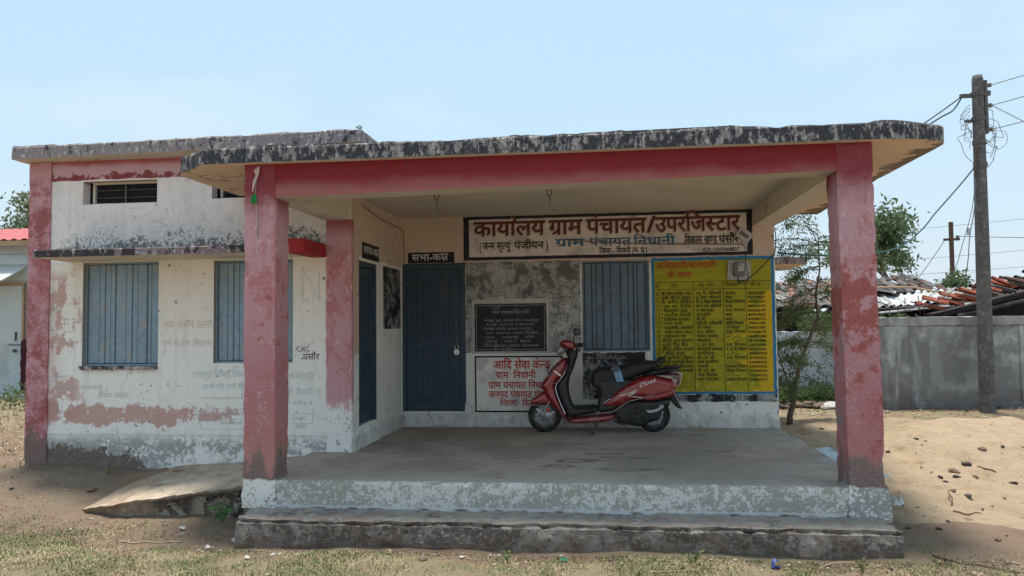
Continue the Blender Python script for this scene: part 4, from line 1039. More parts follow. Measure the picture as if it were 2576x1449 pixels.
link("black_cloth", MB().add([(-2.42, 6.9, 2.865), (-2.26, 6.85, 2.90), (-2.10, 6.95, 2.93), (-2.06, 7.1, 2.945), (-1.98, 7.0, 2.90), (-2.0, 6.85, 2.865), (-2.2, 6.8, 2.87), (-2.2, 7.0, 2.90)], [(0, 6, 7), (6, 1, 7), (1, 2, 7), (2, 3, 7), (3, 4, 7), (4, 5, 7), (5, 6, 7)]).mesh("c"), cm, label="scrap of black cloth lying on the porch roof", cat="cloth")
# ------------------------------------------------------------------ the red scooter
def cr_paint():
    n = Nodes("metallic_red_scooter_paint", True); f = n.noise(240, 2); a = n.noise(2.5, 6, off=3); d = n.noise(9, 7, off=5)
    c = n.mix(f*.35, (.23, .004, .011), (.33, .008, .02)); c = n.mix(n.step(.50, .8, d*.6+a*.4)*.30, c, (.30, .20, .17)); c = n.mix(n.step(.55, .1, n.Z)*.28*n.noise(14, 6, off=8), c, (.34, .27, .21))
    return n.done(c, n.mix(d, (.22,)*3, (.36,)*3), a, .02, .002, .25, .5, .8)
RED = cr_paint(); BLK = plain("black_scooter_plastic", (.016, .016, .018), .42, .3, 30, spec=.45, dirt=(.05, .045, .04)); SEAT = plain("black_seat_vinyl", (.013, .013, .014), .5, .2, 60, spec=.4)
CHR = plain("silver_trim", (.62, .62, .63), .25, .12, 30, metal=.85, spec=.6); TYR = plain("dusty_tyre_rubber", (.022, .021, .020), .85, .4, 30, dirt=(.07, .06, .05)); ALY = plain("cast_alloy", (.34, .34, .35), .38, .25, 30, metal=.8)
SMK = plain("smoked_lamp_lens", (.10, .03, .03), .12, .2, 10, spec=.6, coat=.6); LENS = plain("hazed_headlamp_lens", (.26, .24, .22), .12, .2, 10, spec=.7, coat=.8); MIR = plain("mirror_glass", (.05, .07, .08), .25, .1, 5, metal=.5); ORG = plain("red_reflector", (.55, .03, .01), .25, .15, 10, coat=.5)
ENG = plain("oily_engine_metal", (.05, .048, .046), .5, .4, 26, metal=.5); WLET = plain("silver_script", (.72, .72, .74), .3, .1, 20, metal=.3)
K = 1/962.0
def PX(x, y): return ((x-250)*K, (1256-y)*K)
SC = empty("scooter", (-.905, 9.27, 0), "glossy red and black scooter parked on its stand under the porch", "scooter")
def chaikin(p, it=2):
    for _ in range(it):
        q = []
        for i in range(len(p)):
            a, b = p[i], p[(i+1) % len(p)]; q += [(a[0]*.75+b[0]*.25, a[1]*.75+b[1]*.25), (a[0]*.25+b[0]*.75, a[1]*.25+b[1]*.75)]
        p = q
    return p
def seg_d(p, a, b):
    ab = (b[0]-a[0], b[1]-a[1]); t = ((p[0]-a[0])*ab[0]+(p[1]-a[1])*ab[1])/(ab[0]**2+ab[1]**2+1e-12); t = max(0, min(1, t))
    return math.hypot(p[0]-a[0]-ab[0]*t, p[1]-a[1]-ab[1]*t)
def inside(p, poly):
    c = False
    for i in range(len(poly)):
        a, b = poly[i], poly[i-1]
        if (a[1] > p[1]) != (b[1] > p[1]) and p[0] < (b[0]-a[0])*(p[1]-a[1])/(b[1]-a[1])+a[0]: c = not c
    return c
def puff(px, w0, bulge, dmax, it=2, g=.016, yc=0.0, wf=None):
    """closed solid with the given side outline: narrow at its rim, swelling to w0+bulge"""
    poly = chaikin([PX(*p) for p in px], it)
    xs = [p[0] for p in poly]; zs = [p[1] for p in poly]; pts = [Vector(p) for p in poly]; nb = len(pts)
    x = min(xs)+g*.5
    while x < max(xs):
        z = min(zs)+g*.5
        while z < max(zs):
            q = (x+random.uniform(-.1, .1)*g, z+random.uniform(-.1, .1)*g)
            if inside(q, poly) and min(seg_d(q, poly[i], poly[i-1]) for i in range(nb)) > g*.45: pts.append(Vector(q))
            z += g
        x += g
    for k in range(0, nb, 1):   # a ring just inside the rim keeps the edge crisp
        a, b, c = Vector(poly[k-1]), Vector(poly[k]), Vector(poly[(k+1) % nb]); t = (c-a).normalized(); nn = Vector((-t.y, t.x))
        for s_ in (1, -1):
            q = b+nn*s_*g*.3
            if inside(q, poly) and min(seg_d(q, poly[i], poly[i-1]) for i in range(nb)) > g*.24: pts.append(q); break
    v, e, f, *_ = delaunay_2d_cdt(pts, [(i, (i+1) % nb) for i in range(nb)], [list(range(nb))], 1, 1e-6)
    m = MB(); N = len(v); w = []
    for p in v:
        d = min(seg_d(p, poly[i], poly[i-1]) for i in range(nb)); t = min(1, d/dmax); h = w0 + bulge*math.sqrt(max(0, 1-(1-t)**2))
        if wf: h *= wf(p[0], p[1])
        w.append(h if d > 1e-5 else (w0*(wf(p[0], p[1]) if wf else 1)))
    m.v = [(p[0], yc-h, p[1]) for p, h in zip(v, w)] + [(p[0], yc+h, p[1]) for p, h in zip(v, w)]
    for q in f: m.f.append(tuple(q)); m.f.append(tuple(i+N for i in reversed(q))); m.mi += [0, 0]
    from collections import Counter
    cnt = Counter(); 
    for q in f:
        for i in range(len(q)): cnt[frozenset((q[i], q[(i+1) % len(q)]))] += 1
    for ed, c in cnt.items():
        if c == 1: a, b = tuple(ed); m.f.append((a, b, b+N, a+N)); m.mi.append(0)
    return m
def sp(m, name, mat, smooth=True, parent=None, **k):
    me = m.mesh(name)
    if smooth:
        me.shade_smooth()
        try: me.set_sharp_from_angle(angle=math.radians(48))
        except Exception: pass
    o = bpy.data.objects.new(name, me); COL.objects.link(o); 
    if mat: me.materials.append(mat)
    o.parent = parent or SC; tag(o, **k); return o
# wheels
def wheel(cx, cy, r, front):
    c = PX(cx, cy); R_ = r*K; z = R_; c = (c[0], R_)
    name = "wheel"
    hub = sp(MB().lathe([(.012, -.045), (.045, -.045), (.058, -.03), (.058, .03), (.045, .045), (.012, .045)], 24, 'Y', (c[0], 0, z)), name, ENG, label="front wheel with silver alloy spokes" if front else "rear wheel half hidden by the engine")
    tw = .042; pr = [(R_-.062, -tw*.72), (R_-.050, -tw*.95), (R_-.028, -tw*1.08), (R_-.010, -tw*.85), (R_-.001, -tw*.4), (R_, 0), (R_-.001, tw*.4), (R_-.010, tw*.85), (R_-.028, tw*1.08), (R_-.050, tw*.95), (R_-.062, tw*.72)]
    sp(MB().lathe(pr, 56, 'Y', (c[0], 0, z)), "tyre", TYR, parent=hub)
    ri = R_-.060
    sp(MB().lathe([(ri, -.036), (ri+.004, -.032), (ri-.004, -.026), (ri-.016, -.012), (ri-.016, .012), (ri-.004, .026), (ri+.004, .032), (ri, .036), (ri-.006, .030), (ri-.020, .014), (ri-.020, -.014), (ri-.006, -.030)], 48, 'Y', (c[0], 0, z)), "rim", ALY, parent=hub)
    for k in range(6 if front else 5):
        a = k*math.tau/(6 if front else 5)+.35; d = Vector((math.cos(a), 0, math.sin(a))); t = Vector((-math.sin(a), 0, math.cos(a)))
        m = MB(); p0 = Vector((c[0], 0, z))+d*.045; p1 = Vector((c[0], 0, z))+d*(ri-.012); vs = []
        for p, w_, y_ in ((p0, .020, .030), (p1, .011, .022)):
            for s_, yy in ((-1, -1), (1, -1), (1, 1), (-1, 1)): vs.append(tuple(p+t*w_*s_+Vector((0, yy*y_, 0))))
        m.add(vs, [(0, 1, 2, 3), (4, 7, 6, 5), (0, 4, 5, 1), (1, 5, 6, 2), (2, 6, 7, 3), (3, 7, 4, 0)]); sp(m, "spoke", ALY, False, parent=hub)
    sp(MB().lathe([(0, -.052), (.050, -.052), (.066, -.044), (.066, -.034), (0, -.034)], 28, 'Y', (c[0]+(.02 if front else 0), 0, z)), "brake_drum", ALY, parent=hub)
    return hub
wheel(446, 1070, 194, True); wheel(1700, 1064, 192, False)
# body
sp(puff([(268, 905), (300, 868), (350, 838), (410, 795), (455, 772), (520, 800), (560, 900), (545, 948), (500, 945), (400, 938), (300, 932), (275, 928)], .035, .045, .05), "front_fender", RED)
sp(MB().tube([(*PX(275, 905)[:1], -.072, PX(0, 905)[1]), (PX(262, 0)[0], -.03, PX(0, 912)[1]), (PX(262, 0)[0], .03, PX(0, 912)[1]), (PX(275, 0)[0], .072, PX(0, 905)[1])], .006, 6), "fender_guard", CHR)
def rail(name, px, y, r=.005, mat=None, both=True, n=6):
    """chrome strip along the side outline"""
    P = [(PX(*p)[0], PX(*p)[1]) for p in px]
    for s_ in ((-1, 1) if both else (-1,)):
        yy = y if isinstance(y, (list, tuple)) else [y]*len(P)
        sp(MB().tube([(p[0], s_*q, p[1]) for p, q in zip(P, yy)], r, n), name, mat or CHR)
rail("fender_trim", [(272, 930), (340, 935), (430, 943), (520, 950), (532, 938)], [.05, .082, .086, .075, .06], .005)
rail("fender_trim", [(268, 895), (300, 885), (380, 890), (410, 905)], [.03, .066, .08, .084], .0035)
wA = lambda x, z: 1.0 + .55*sm(.75, .45, z)*sm(.30, .5, x)
sp(puff([(722, 440), (718, 392), (690, 385), (625, 425), (545, 500), (480, 590), (432, 660), (396, 715), (400, 738), (448, 775), (452, 830), (500, 900), (545, 960), (600, 1020), (650, 1075), (700, 1120), (735, 1142), (760, 1125), (720, 1080), (685, 1030), (640, 930), (600, 830), (576, 740), (590, 682), (650, 612), (704, 520)], .055, .085, .055), "front_apron", RED)
rail("apron_trim", [(722, 448), (706, 520), (652, 612), (590, 682), (576, 740), (600, 830), (640, 930), (684, 1030)], [.07, .10, .135, .145, .155, .165, .165, .165], .0065)
rail("apron_trim", [(705, 480), (640, 462), (600, 492), (500, 590), (448, 650), (440, 676), (500, 678), (586, 682)], [.10, .115, .12, .125, .10, .09, .135, .15], .0035)
sp(MB().extrude([PX(*p) for p in ((560, 528), (645, 590), (640, 604), (566, 548))], -.150, -.128), "apron_badge", CHR, False)
sp(MB().extrude([PX(*p) for p in ((592, 490), (640, 455), (600, 500), (520, 580), (505, 580))], -.142, -.120), "front_indicator", SMK, False)
sp(MB().tube([(PX(500, 0)[0], -.11, PX(0, 575)[1]), (PX(485, 0)[0], -.10, PX(0, 520)[1]), (PX(520, 0)[0], -.09, PX(0, 455)[1])], .007, 6), "apron_spoiler", BLK)
# leg shield inside, column and floor
sp(puff([(724, 448), (708, 520), (655, 612), (594, 682), (580, 740), (604, 830), (645, 930), (690, 1030), (722, 1082), (800, 1070), (930, 1050), (1062, 1022), (1062, 940), (940, 946), (790, 948), (772, 920), (745, 850), (728, 740), (738, 640), (770, 560), (805, 470), (835, 380), (850, 290), (790, 270), (730, 300), (716, 380)], .05, .11, .05, 1), "leg_shield", BLK)
sp(puff([(735, 1085), (950, 1062), (1190, 1038), (1262, 1040), (1300, 1058), (1255, 1086), (1150, 1128), (960, 1142), (790, 1146), (738, 1130)], .11, .055, .03, 1), "floor_skirt", RED)
rail("floor_trim", [(1050, 1023), (1170, 1015), (1240, 998), (1330, 940), (1410, 889), (1560, 852), (1800, 782), (1940, 737), (1992, 708), (2012, 640), (2024, 582), (1950, 570), (1862, 568)], [.160, .162, .160, .160, .163, .170, .160, .125, .10, .08, .06, .07, .08], .0065)
# seat and box under it
sp(puff([(1008, 720), (1075, 742), (1095, 830), (1062, 930), (1060, 1022), (1175, 1014), (1245, 996), (1400, 880), (1560, 850), (1600, 660), (1440, 640), (1200, 620), (1000, 660)], .10, .035, .04, 1), "under_seat_box", BLK)
sp(puff([(984, 650), (992, 600), (1015, 550), (1060, 512), (1200, 505), (1330, 502), (1450, 448), (1600, 434), (1715, 434), (1760, 465), (1745, 515), (1640, 570), (1540, 602), (1440, 645), (1300, 682), (1180, 715), (1080, 738), (1010, 722), (986, 690)], .05, .085, .05), "seat", SEAT)
sp(puff([(1112, 938), (1130, 905), (1200, 838), (1270, 775), (1350, 712), (1420, 672), (1480, 648), (1560, 612), (1640, 600), (1720, 598), (1830, 618), (1905, 642), (1950, 672), (1975, 715), (1950, 752), (1935, 808), (1880, 838), (1800, 852), (1720, 875), (1650, 880), (1590, 872), (1520, 868), (1420, 895), (1330, 945), (1230, 962), (1150, 955)], .10, .07, .075), "rear_side_panel", RED)
sp(puff([(1500, 864), (1600, 838), (1800, 782), (1945, 738), (1938, 808), (1880, 842), (1800, 858), (1710, 882), (1640, 884), (1560, 878)], .145, .02, .02, 1), "lower_tail_panel", RED)
sp(puff([(1730, 600), (1860, 568), (2024, 580), (2012, 690), (1990, 706), (1940, 735), (1925, 700), (1915, 650), (1830, 622)], .05, .06, .03, 1), "tail_lamp", SMK)
sp(MB().extrude([PX(*p) for p in ((1725, 600), (1800, 596), (1905, 612), (1925, 640), (1905, 642), (1830, 622))], -.155, -.10), "rear_indicator", LENS, False)
sp(MB().extrude([PX(*p) for p in ((1900, 650), (1960, 640), (1950, 690), (1935, 735), (1890, 722))], -.140, -.10), "rear_indicator", LENS, False)
sp(puff([(1715, 455), (1760, 420), (1795, 392), (1845, 395), (1842, 430), (1815, 460), (1780, 505), (1735, 512)], .09, .03, .02, 1), "back_rest_grip", BLK)
sp(MB().tube([(PX(1740, 0)[0], -.11, PX(0, 560)[1]), (PX(1850, 0)[0], -.115, PX(0, 545)[1]), (PX(1990, 0)[0], -.09, PX(0, 520)[1]), (PX(2016, 0)[0], 0, PX(0, 512)[1]), (PX(1990, 0)[0], .09, PX(0, 520)[1]), (PX(1850, 0)[0], .115, PX(0, 545)[1]), (PX(1740, 0)[0], .11, PX(0, 560)[1])], .013, 8), "grab_rail", BLK)
sp(MB().box(PX(1840, 0)[0], PX(1985, 0)[0], -.085, .085, PX(0, 512)[1], PX(0, 494)[1]), "rear_carrier", BLK, False)
sp(puff([(1620, 575), (1760, 520), (1960, 520), (1950, 560), (1720, 600), (1560, 600)], .09, .02, .02, 1), "tail_cover", BLK)
# engine, exhaust side cover, mudguard
sp(puff([(1215, 1000), (1330, 930), (1420, 895), (1560, 880), (1720, 885), (1880, 850), (1885, 960), (1800, 980), (1790, 1040), (1760, 1110), (1700, 1130), (1640, 1140), (1590, 1185), (1480, 1180), (1330, 1150), (1290, 1120), (1250, 1060)], .06, .05, .05, 1), "engine_case", ENG)
for cx_, cy_, r_ in ((1435, 1075, 42), (1590, 1095, 34), (1300, 1040, 26), (1510, 1000, 38)):
    p = PX(cx_, cy_); sp(MB().lathe([(0, -.128), (r_*K*.8, -.126), (r_*K, -.115), (r_*K, -.10), (0, -.10)], 20, 'Y', (p[0], 0, p[1])), "engine_cover", ENG)
sp(MB().tube([(PX(1430, 0)[0], -.135, PX(0, 1090)[1]), (PX(1520, 0)[0], -.14, PX(0, 1092)[1]), (PX(1612, 0)[0], -.14, PX(0, 1090)[1])], .008, 6), "kick_starter", ENG)
sp(puff([(1602, 985), (1612, 1024), (1680, 1022), (1742, 1002), (1800, 965), (1803, 932), (1760, 928), (1752, 948), (1735, 968), (1680, 985), (1625, 990)], .006, .012, .02, 1, .012, yc=-.155), "heat_shield", plain("pale_grey_plastic", (.40, .40, .41), .4, .15, 20, spec=.5))
sp(puff([(1862, 850), (1895, 800), (1925, 800), (1968, 868), (2000, 940), (2026, 985), (2002, 992), (1955, 968), (1905, 905)], .045, .03, .02, 1), "rear_mudguard", BLK)
sp(MB().add([(*PX(1925, 798)[:1], -.10, PX(0, 798)[1]), (PX(1986, 0)[0], -.10, PX(0, 905)[1]), (PX(1986, 0)[0], .10, PX(0, 905)[1]), (PX(1925, 0)[0], .10, PX(0, 798)[1]), (PX(1918, 0)[0], -.10, PX(0, 801)[1]), (PX(1979, 0)[0], -.10, PX(0, 909)[1]), (PX(1979, 0)[0], .10, PX(0, 909)[1]), (PX(1918, 0)[0], .10, PX(0, 801)[1])], [(0, 1, 2, 3), (4, 5, 6, 7), (0, 1, 5, 4), (1, 2, 6, 5), (2, 3, 7, 6), (3, 0, 4, 7)]), "number_plate", MTplast, False)
# fork, reflector
for s_ in (-1, 1):
    sp(MB().tube([(PX(505, 0)[0], s_*.070, PX(0, 900)[1]), (PX(470, 0)[0], s_*.072, PX(0, 960)[1]), (PX(392, 0)[0], s_*.072, PX(0, 1128)[1])], [.014, .014, .012], 10), "fork", ALY)
p = PX(490, 992); sp(MB().lathe([(0, -.094), (.022, -.092), (.024, -.084), (.024, -.078), (0, -.078)], 24, 'Y', (p[0], 0, p[1])), "reflector", ORG)
# handlebar, cowl, lamp, mirrors
sp(puff([(622, 238), (650, 205), (690, 178), (760, 192), (820, 222), (850, 245), (852, 290), (800, 310), (740, 300), (705, 290), (680, 262), (650, 248)], .05, .06, .03), "handlebar_cowl", RED)
sp(puff([(845, 240), (850, 300), (842, 350), (820, 385), (770, 400), (720, 380), (700, 340), (712, 295), (760, 290), (800, 250)], .045, .05, .03, 1), "cowl_back", BLK)
sp(puff([(584, 325), (590, 295), (622, 250), (650, 246), (682, 264), (705, 300), (702, 330), (640, 368), (588, 352)], .03, .065, .035), "headlamp", LENS)
for s_ in (-1, 1):
    sp(MB().tube([(PX(790, 0)[0], s_*.08, PX(0, 262)[1]), (PX(820, 0)[0], s_*.20, PX(0, 250)[1]), (PX(862, 0)[0], s_*.27, PX(0, 248)[1])], .012, 8), "handlebar", BLK)
    sp(MB().tube([(PX(840, 0)[0], s_*.22, PX(0, 250)[1]), (PX(905, 0)[0], s_*.34, PX(0, 245)[1])], .018, 12), "grip", BLK)
    sp(MB().tube([(PX(850, 0)[0], s_*.24, PX(0, 262)[1]), (PX(790, 0)[0], s_*.30, PX(0, 285)[1]), (PX(800, 0)[0], s_*.40, PX(0, 290)[1])], .006, 6), "brake_lever", CHR)
    sp(MB().tube([(PX(800, 0)[0], s_*.17, PX(0, 240)[1]), (PX(795, 0)[0], s_*.21, PX(0, 170)[1]), (PX(812, 0)[0], s_*.25, PX(0, 125)[1])], .006, 6), "mirror_stem", BLK)
    q = PX(832, 94); m = MB(); m.lathe([(0, -.020), (.028, -.016), (.041, -.004), (.041, .008), (.030, .014), (0, .016)], 24, 'Y', (q[0], s_*.27, q[1])); mm = sp(m, "mirror", BLK)
    sp(MB().lathe([(0, -.0225), (.027, -.0185), (.026, -.015), (0, -.015)], 24, 'Y', (q[0], s_*.27, q[1])), "mirror_glass", MIR, parent=mm)
for y_, z0, z1 in ((-.10, 300, 470), (-.06, 290, 500), (.08, 300, 480)):
    sp(MB().tube([(PX(835, 0)[0], y_*1.6, PX(0, 262)[1]), (PX(770, 0)[0], y_*2.0, PX(0, 300)[1]), (PX(735, 0)[0], y_*1.5, PX(0, 350)[1]), (PX(745, 0)[0], y_, PX(0, 420)[1])], .0035, 5), "control_cable", BLK)
# side script and stripes
def st_line(m, px, w, y):
    v, f = LT.stroke([PX(*p) for p in px], w); m.add([(a, y, b) for a, b in v], f)
m = MB(); yS = -.1745
st_line(m, [(1128, 912), (1180, 872), (1235, 852)], .006, -.150); st_line(m, [(1240, 848), (1295, 828)], .007, -.158)
sp(m, "side_stripe", WLET, False)
m = MB(); st_line(m, [(1300, 826), (1360, 814), (1440, 785), (1512, 757), (1480, 790), (1412, 828), (1480, 838), (1560, 846)], .0075, yS); st_line(m, [(1440, 785), (1470, 783), (1400, 832)], .006, yS-.001); sp(m, "side_stripe", WLET, False)
m = MB(); a_ = PX(1532, 735); b_ = PX(1730, 655)
LT.add(m, "Duet", a_[0], b_[0]-.02, a_[1], .044, lambda u, z: (u, -.176, z), slant=.35, tilt=.38); sp(m, "model_script", WLET, False)
# stand
sp(MB().tube([(PX(1062, 0)[0], -.10, PX(0, 1105)[1]), (PX(1048, 0)[0], -.13, PX(0, 1150)[1]), (PX(1018, 0)[0], -.19, PX(0, 1215)[1]), (PX(990, 0)[0], -.24, .006)], .011, 8), "side_stand", MT['rust'])
sp(MB().box(PX(968, 0)[0], PX(1004, 0)[0], -.265, -.225, .001, .009), "stand_foot", MT['rust'], False)
sp(MB().tube([(PX(1040, 0)[0], -.12, PX(0, 1150)[1]), (PX(1000, 0)[0], -.14, PX(0, 1160)[1]), (PX(968, 0)[0], -.15, PX(0, 1172)[1]), (PX(974, 0)[0], -.15, PX(0, 1190)[1]), (PX(1010, 0)[0], -.15, PX(0, 1205)[1])], .004, 5), "stand_spring", MT['rust'])
sp(MB().tube([(PX(1250, 0)[0], -.08, PX(0, 1120)[1]), (PX(1330, 0)[0], -.08, PX(0, 1150)[1]), (PX(1420, 0)[0], -.08, PX(0, 1150)[1]), (PX(1530, 0)[0], -.07, PX(0, 1175)[1])], .014, 8), "centre_stand", ENG)
sp(MB().tube([(PX(752, 0)[0], -.165, PX(0, 590)[1]), (PX(768, 0)[0], -.168, PX(0, 570)[1]), (PX(765, 0)[0], -.168, PX(0, 552)[1])], .005, 6), "bag_hook", CHR)
SC.rotation_euler = (0, 0, math.radians(2.5))
# folded mask on the seat
mk = MB(); W_ = 9; H_ = 10
for i in range(W_+1):
    for j in range(H_+1):
        u, v = i/W_, j/H_; p = PX(1225+u*95+v*45-(u-.5)*10, 505+v*160); y = -.138 - .012*math.sin(v*21)*.35 - .006*math.sin(u*9+v*4) + (.05 if v < .12 else 0)*(1-v/.12 if v < .12 else 0) - .012*sm(.1, .4, v)
        mk.v.append((p[0], y-.004, p[1]))
mk.f = [(i*(H_+1)+j, (i+1)*(H_+1)+j, (i+1)*(H_+1)+j+1, i*(H_+1)+j+1) for i in range(W_) for j in range(H_)]; mk.mi = [0]*len(mk.f)
me = mk.mesh("mask"); me.shade_smooth(); link("face_mask", me, plain("pale_blue_mask_fabric", (.22, .36, .55), .8, .25, 60), loc=tuple(SC.location), label="pale blue pleated face mask draped over the scooter seat", cat="mask")
bpy.data.objects["face_mask"].rotation_euler = SC.rotation_euler
me = rock_mesh(.055, .03, .035, 31); mo = link("crumpled_rag", me, plain("grey_rag_cloth", (.12, .12, .13), .9), loc=(SC.location.x+PX(1265, 0)[0], 9.27-.10, PX(0, 522)[1]), label="crumpled grey rag lying on the scooter seat above the mask", cat="rag")
# ------------------------------------------------------------------ neighbouring cabin with a red sheet roof
NBR = empty("cabin", (-12.4, 14, .05), "white panelled cabin with a red corrugated roof beyond the office", "building")
PANEL = plain("white_wall_panel_sheet", (.50, .545, .54), .6, .08, 3, local=False, dirt=(.38, .40, .38)); SHR = plain("red_roof_sheet", (.42, .10, .10), .55, .2, 5, local=False); PLN = plain("white_tube", (.55, .58, .57), .5, .08, 8, local=False)
MB().box(-14.5, -10.95, 14.03, 18, .05, 3.05).obj("wall", PANEL, NBR)
zz = [.06, .5, .95, 1.40, 1.85, 2.30, 2.62, 2.84, 3.05]
for a, b in ((-14.5, -12.62), (-11.36, -10.95)):
    for k in range(len(zz)-1):
        if a < -13 and k < 5: pass
        MB().bevbox(a+.002, b-.002, 14.0, 14.028, zz[k]+.003, zz[k+1]-.003, .005).obj("panel", PANEL, NBR)
for k in range(5, len(zz)-1): MB().bevbox(-12.616, -11.364, 14.0, 14.028, zz[k]+.003, zz[k+1]-.003, .005).obj("panel", PANEL, NBR)
d_ = MB().box(-12.55, -11.50, 13.985, 14.027, .06, 2.20).obj("door", PANEL, NBR)
WOOD = plain("raw_timber_edge", (.40, .26, .16), .8, .3, 14, local=False)
MB().box(-11.50, -11.455, 13.97, 14.027, .06, 2.25).box(-12.62, -11.50, 13.97, 14.027, 2.205, 2.25).obj("door_frame", WOOD, NBR)
m = MB(); m.tube([(-11.78, 13.965, 1.02), (-11.46, 13.965, 1.02)], .010, 6); m.obj("bolt", MT['iron'], d_)
MB().lathe([(0, -.02), (.035, -.02), (.035, .02), (0, .02)], 14, 'Y', (-11.62, 13.945, .90)).obj("padlock", MT['iron'], d_); MB().bevbox(-11.635, -11.605, 13.95, 13.985, 1.1, 1.28, .006).obj("handle", MT['iron'], d_)
m = MB(); m.add([(-12.9, 13.99, 2.60), (-11.42, 13.99, 2.60), (-11.42, 13.35, 2.28), (-12.9, 13.35, 2.28), (-12.9, 13.99, 2.57), (-11.42, 13.99, 2.57), (-11.42, 13.35, 2.25), (-12.9, 13.35, 2.25)], [(0, 1, 2, 3), (4, 5, 6, 7), (0, 1, 5, 4), (1, 2, 6, 5), (2, 3, 7, 6), (3, 0, 4, 7)]); m.obj("door_hood", PLN, NBR)
MB().box(-11.34, -11.24, 13.93, 13.995, .06, 3.0).obj("corner_post", PLN, NBR)
def corrug(x0, x1, y0, z0, y1, z1, pitch, amp, name, mat, parent, n=6, th=.004, **k):
    m = MB(); N = int((x1-x0)/pitch*n); top = []
    for side in (0, th):
        b = len(m.v)
        for i in range(N+1):
            x = lerp(x0, x1, i/N); dz = amp*math.cos(2*math.pi*i/n)
            m.v += [(x, y0, z0+dz-side), (x, y1, z1+dz-side)]
        for i in range(N): m.f.append((b+2*i, b+2*i+2, b+2*i+3, b+2*i+1)); m.mi.append(0)
    for i in range(N): b = 2*(N+1); m.f.append((2*i, 2*i+2, b+2*i+2, b+2*i)); m.mi.append(0)
    return m.obj(name, mat, parent, **k)
corrug(-14.8, -10.7, 13.70, 3.10, 15.9, 3.62, .22, .018, "roof_sheet", SHR, NBR)
corrug(-14.8, -10.7, 15.9, 3.62, 18.3, 3.10, .22, .018, "roof_sheet", SHR, NBR)
MB().box(-14.8, -10.72, 13.70, 13.74, 2.98, 3.075).obj("eave_board", WOOD, NBR)
MB().tube([(-10.85, 13.96, .3), (-10.85, 13.96, 2.98)], .045, 10).obj("drainpipe", PLN, NBR)
rough_box(-14.8, -10.6, 13.5, 18.2, -.4, .055, .25, .01, .03, 50).obj("plinth", MT['riser'], NBR)
for k in range(3): MB().lathe([(0, -.012), (.02, -.012), (.02, .0), (0, .0)], 10, 'Y', (-11.29, 13.925, 2.36-.09*k)).obj("screw_cap", MT['green'] if 'green' in MT else MT['blackpaint'], NBR)
mm = plain("maroon_cloth", (.06, .012, .02), .8); me = rough_box(-11.42, -11.28, 13.86, 13.92, .05, 1.12, .06, .015, .02, 60).mesh("roll")
link("rolled_banner", me, mm, label="rolled maroon banner leaning beside the cabin door", cat="banner")

# ------------------------------------------------------------------ boundary walls
BW = empty("boundary_wall", (9, 14, -.3), "long stained grey plaster boundary wall with raised panel borders", "wall")
rough_box(4.86, 14.5, 14.03, 14.20, -.8, 1.20, .2, .004, .01, 71).obj("wall", MT['boundary'], BW)
rough_box(4.84, 14.5, 13.98, 14.24, 1.203, 1.36, .12, .006, .012, 73).obj("coping", MT['boundary'], BW)
rough_box(4.84, 5.30, 13.975, 14.03, -.8, 1.20, .12, .006, .012, 74).obj("post", MT['boundary'], BW)
for x in (7.12, 10.0): rough_box(x, x+.07, 14.005, 14.035, -.10, 1.20, .12, .003, .008, 75).obj("post", MT['boundary'], BW)
rough_box(5.302, 14.5, 13.985, 14.035, -.8, -.10, .12, .006, .012, 76).obj("skirting", MT['boundary'], BW)
n_ = Nodes("pale_blue_limewash"); mid_ = n_.noise(3, 7, rough=.65); c_ = n_.mix(mid_, (.55, .60, .68), (.44, .49, .57)); c_ = n_.mix(n_.step(.25, -.2, n_.Z+mid_*.3)*.6, c_, (.14, .13, .13)); WASH = n_.done(c_, .9, mid_, .4)
BW2 = empty("boundary_wall", (3, 15.2, -.3), "pale blue limewashed yard wall behind the young thorn tree", "wall")
rough_box(-1, 4.83, 15.15, 15.32, -.8, 1.12, .15, .008, .02, 78).obj("wall", WASH, BW2)

# ------------------------------------------------------------------ tiled huts behind the wall
def tile_mesh(L=.42, r0=.085, r1=.065, th=.012):
    m = MB(); n = 5
    for i, (y, r) in enumerate(((0, r0), (L, r1))):
        for R_ in (r, r-th):
            for k in range(n+1):
                a = math.pi*k/n; m.v.append((R_*math.cos(a), y, R_*math.sin(a)*.75))
    N = n+1
    for k in range(n):
        m.f += [(k, k+1, 2*N+k+1, 2*N+k), (N+k+1, N+k, 3*N+k, 3*N+k+1), (k, N+k, N+k+1, k+1), (2*N+k, 2*N+k+1, 3*N+k+1, 3*N+k)]
    m.f += [(0, 2*N, 3*N, N), (n, N+n, 3*N+n, 2*N+n)]; m.mi = [0]*len(m.f)
    return m.mesh("tile")
TM = []
for nm, c in (("dark_mossy_tile", (.055, .045, .042)), ("old_brown_tile", (.11, .065, .052)), ("grey_tile", (.13, .12, .115)), ("newer_orange_tile", (.33, .095, .055)), ("pale_terracotta_tile", (.26, .13, .095))):
    me = tile_mesh(); me.materials.append(plain(nm, c, .9, .45, 14, .4)); TM.append(me)
MUD = plain("sooty_mud_wall", (.045, .032, .032), .95, .4, 5, .6, local=False)
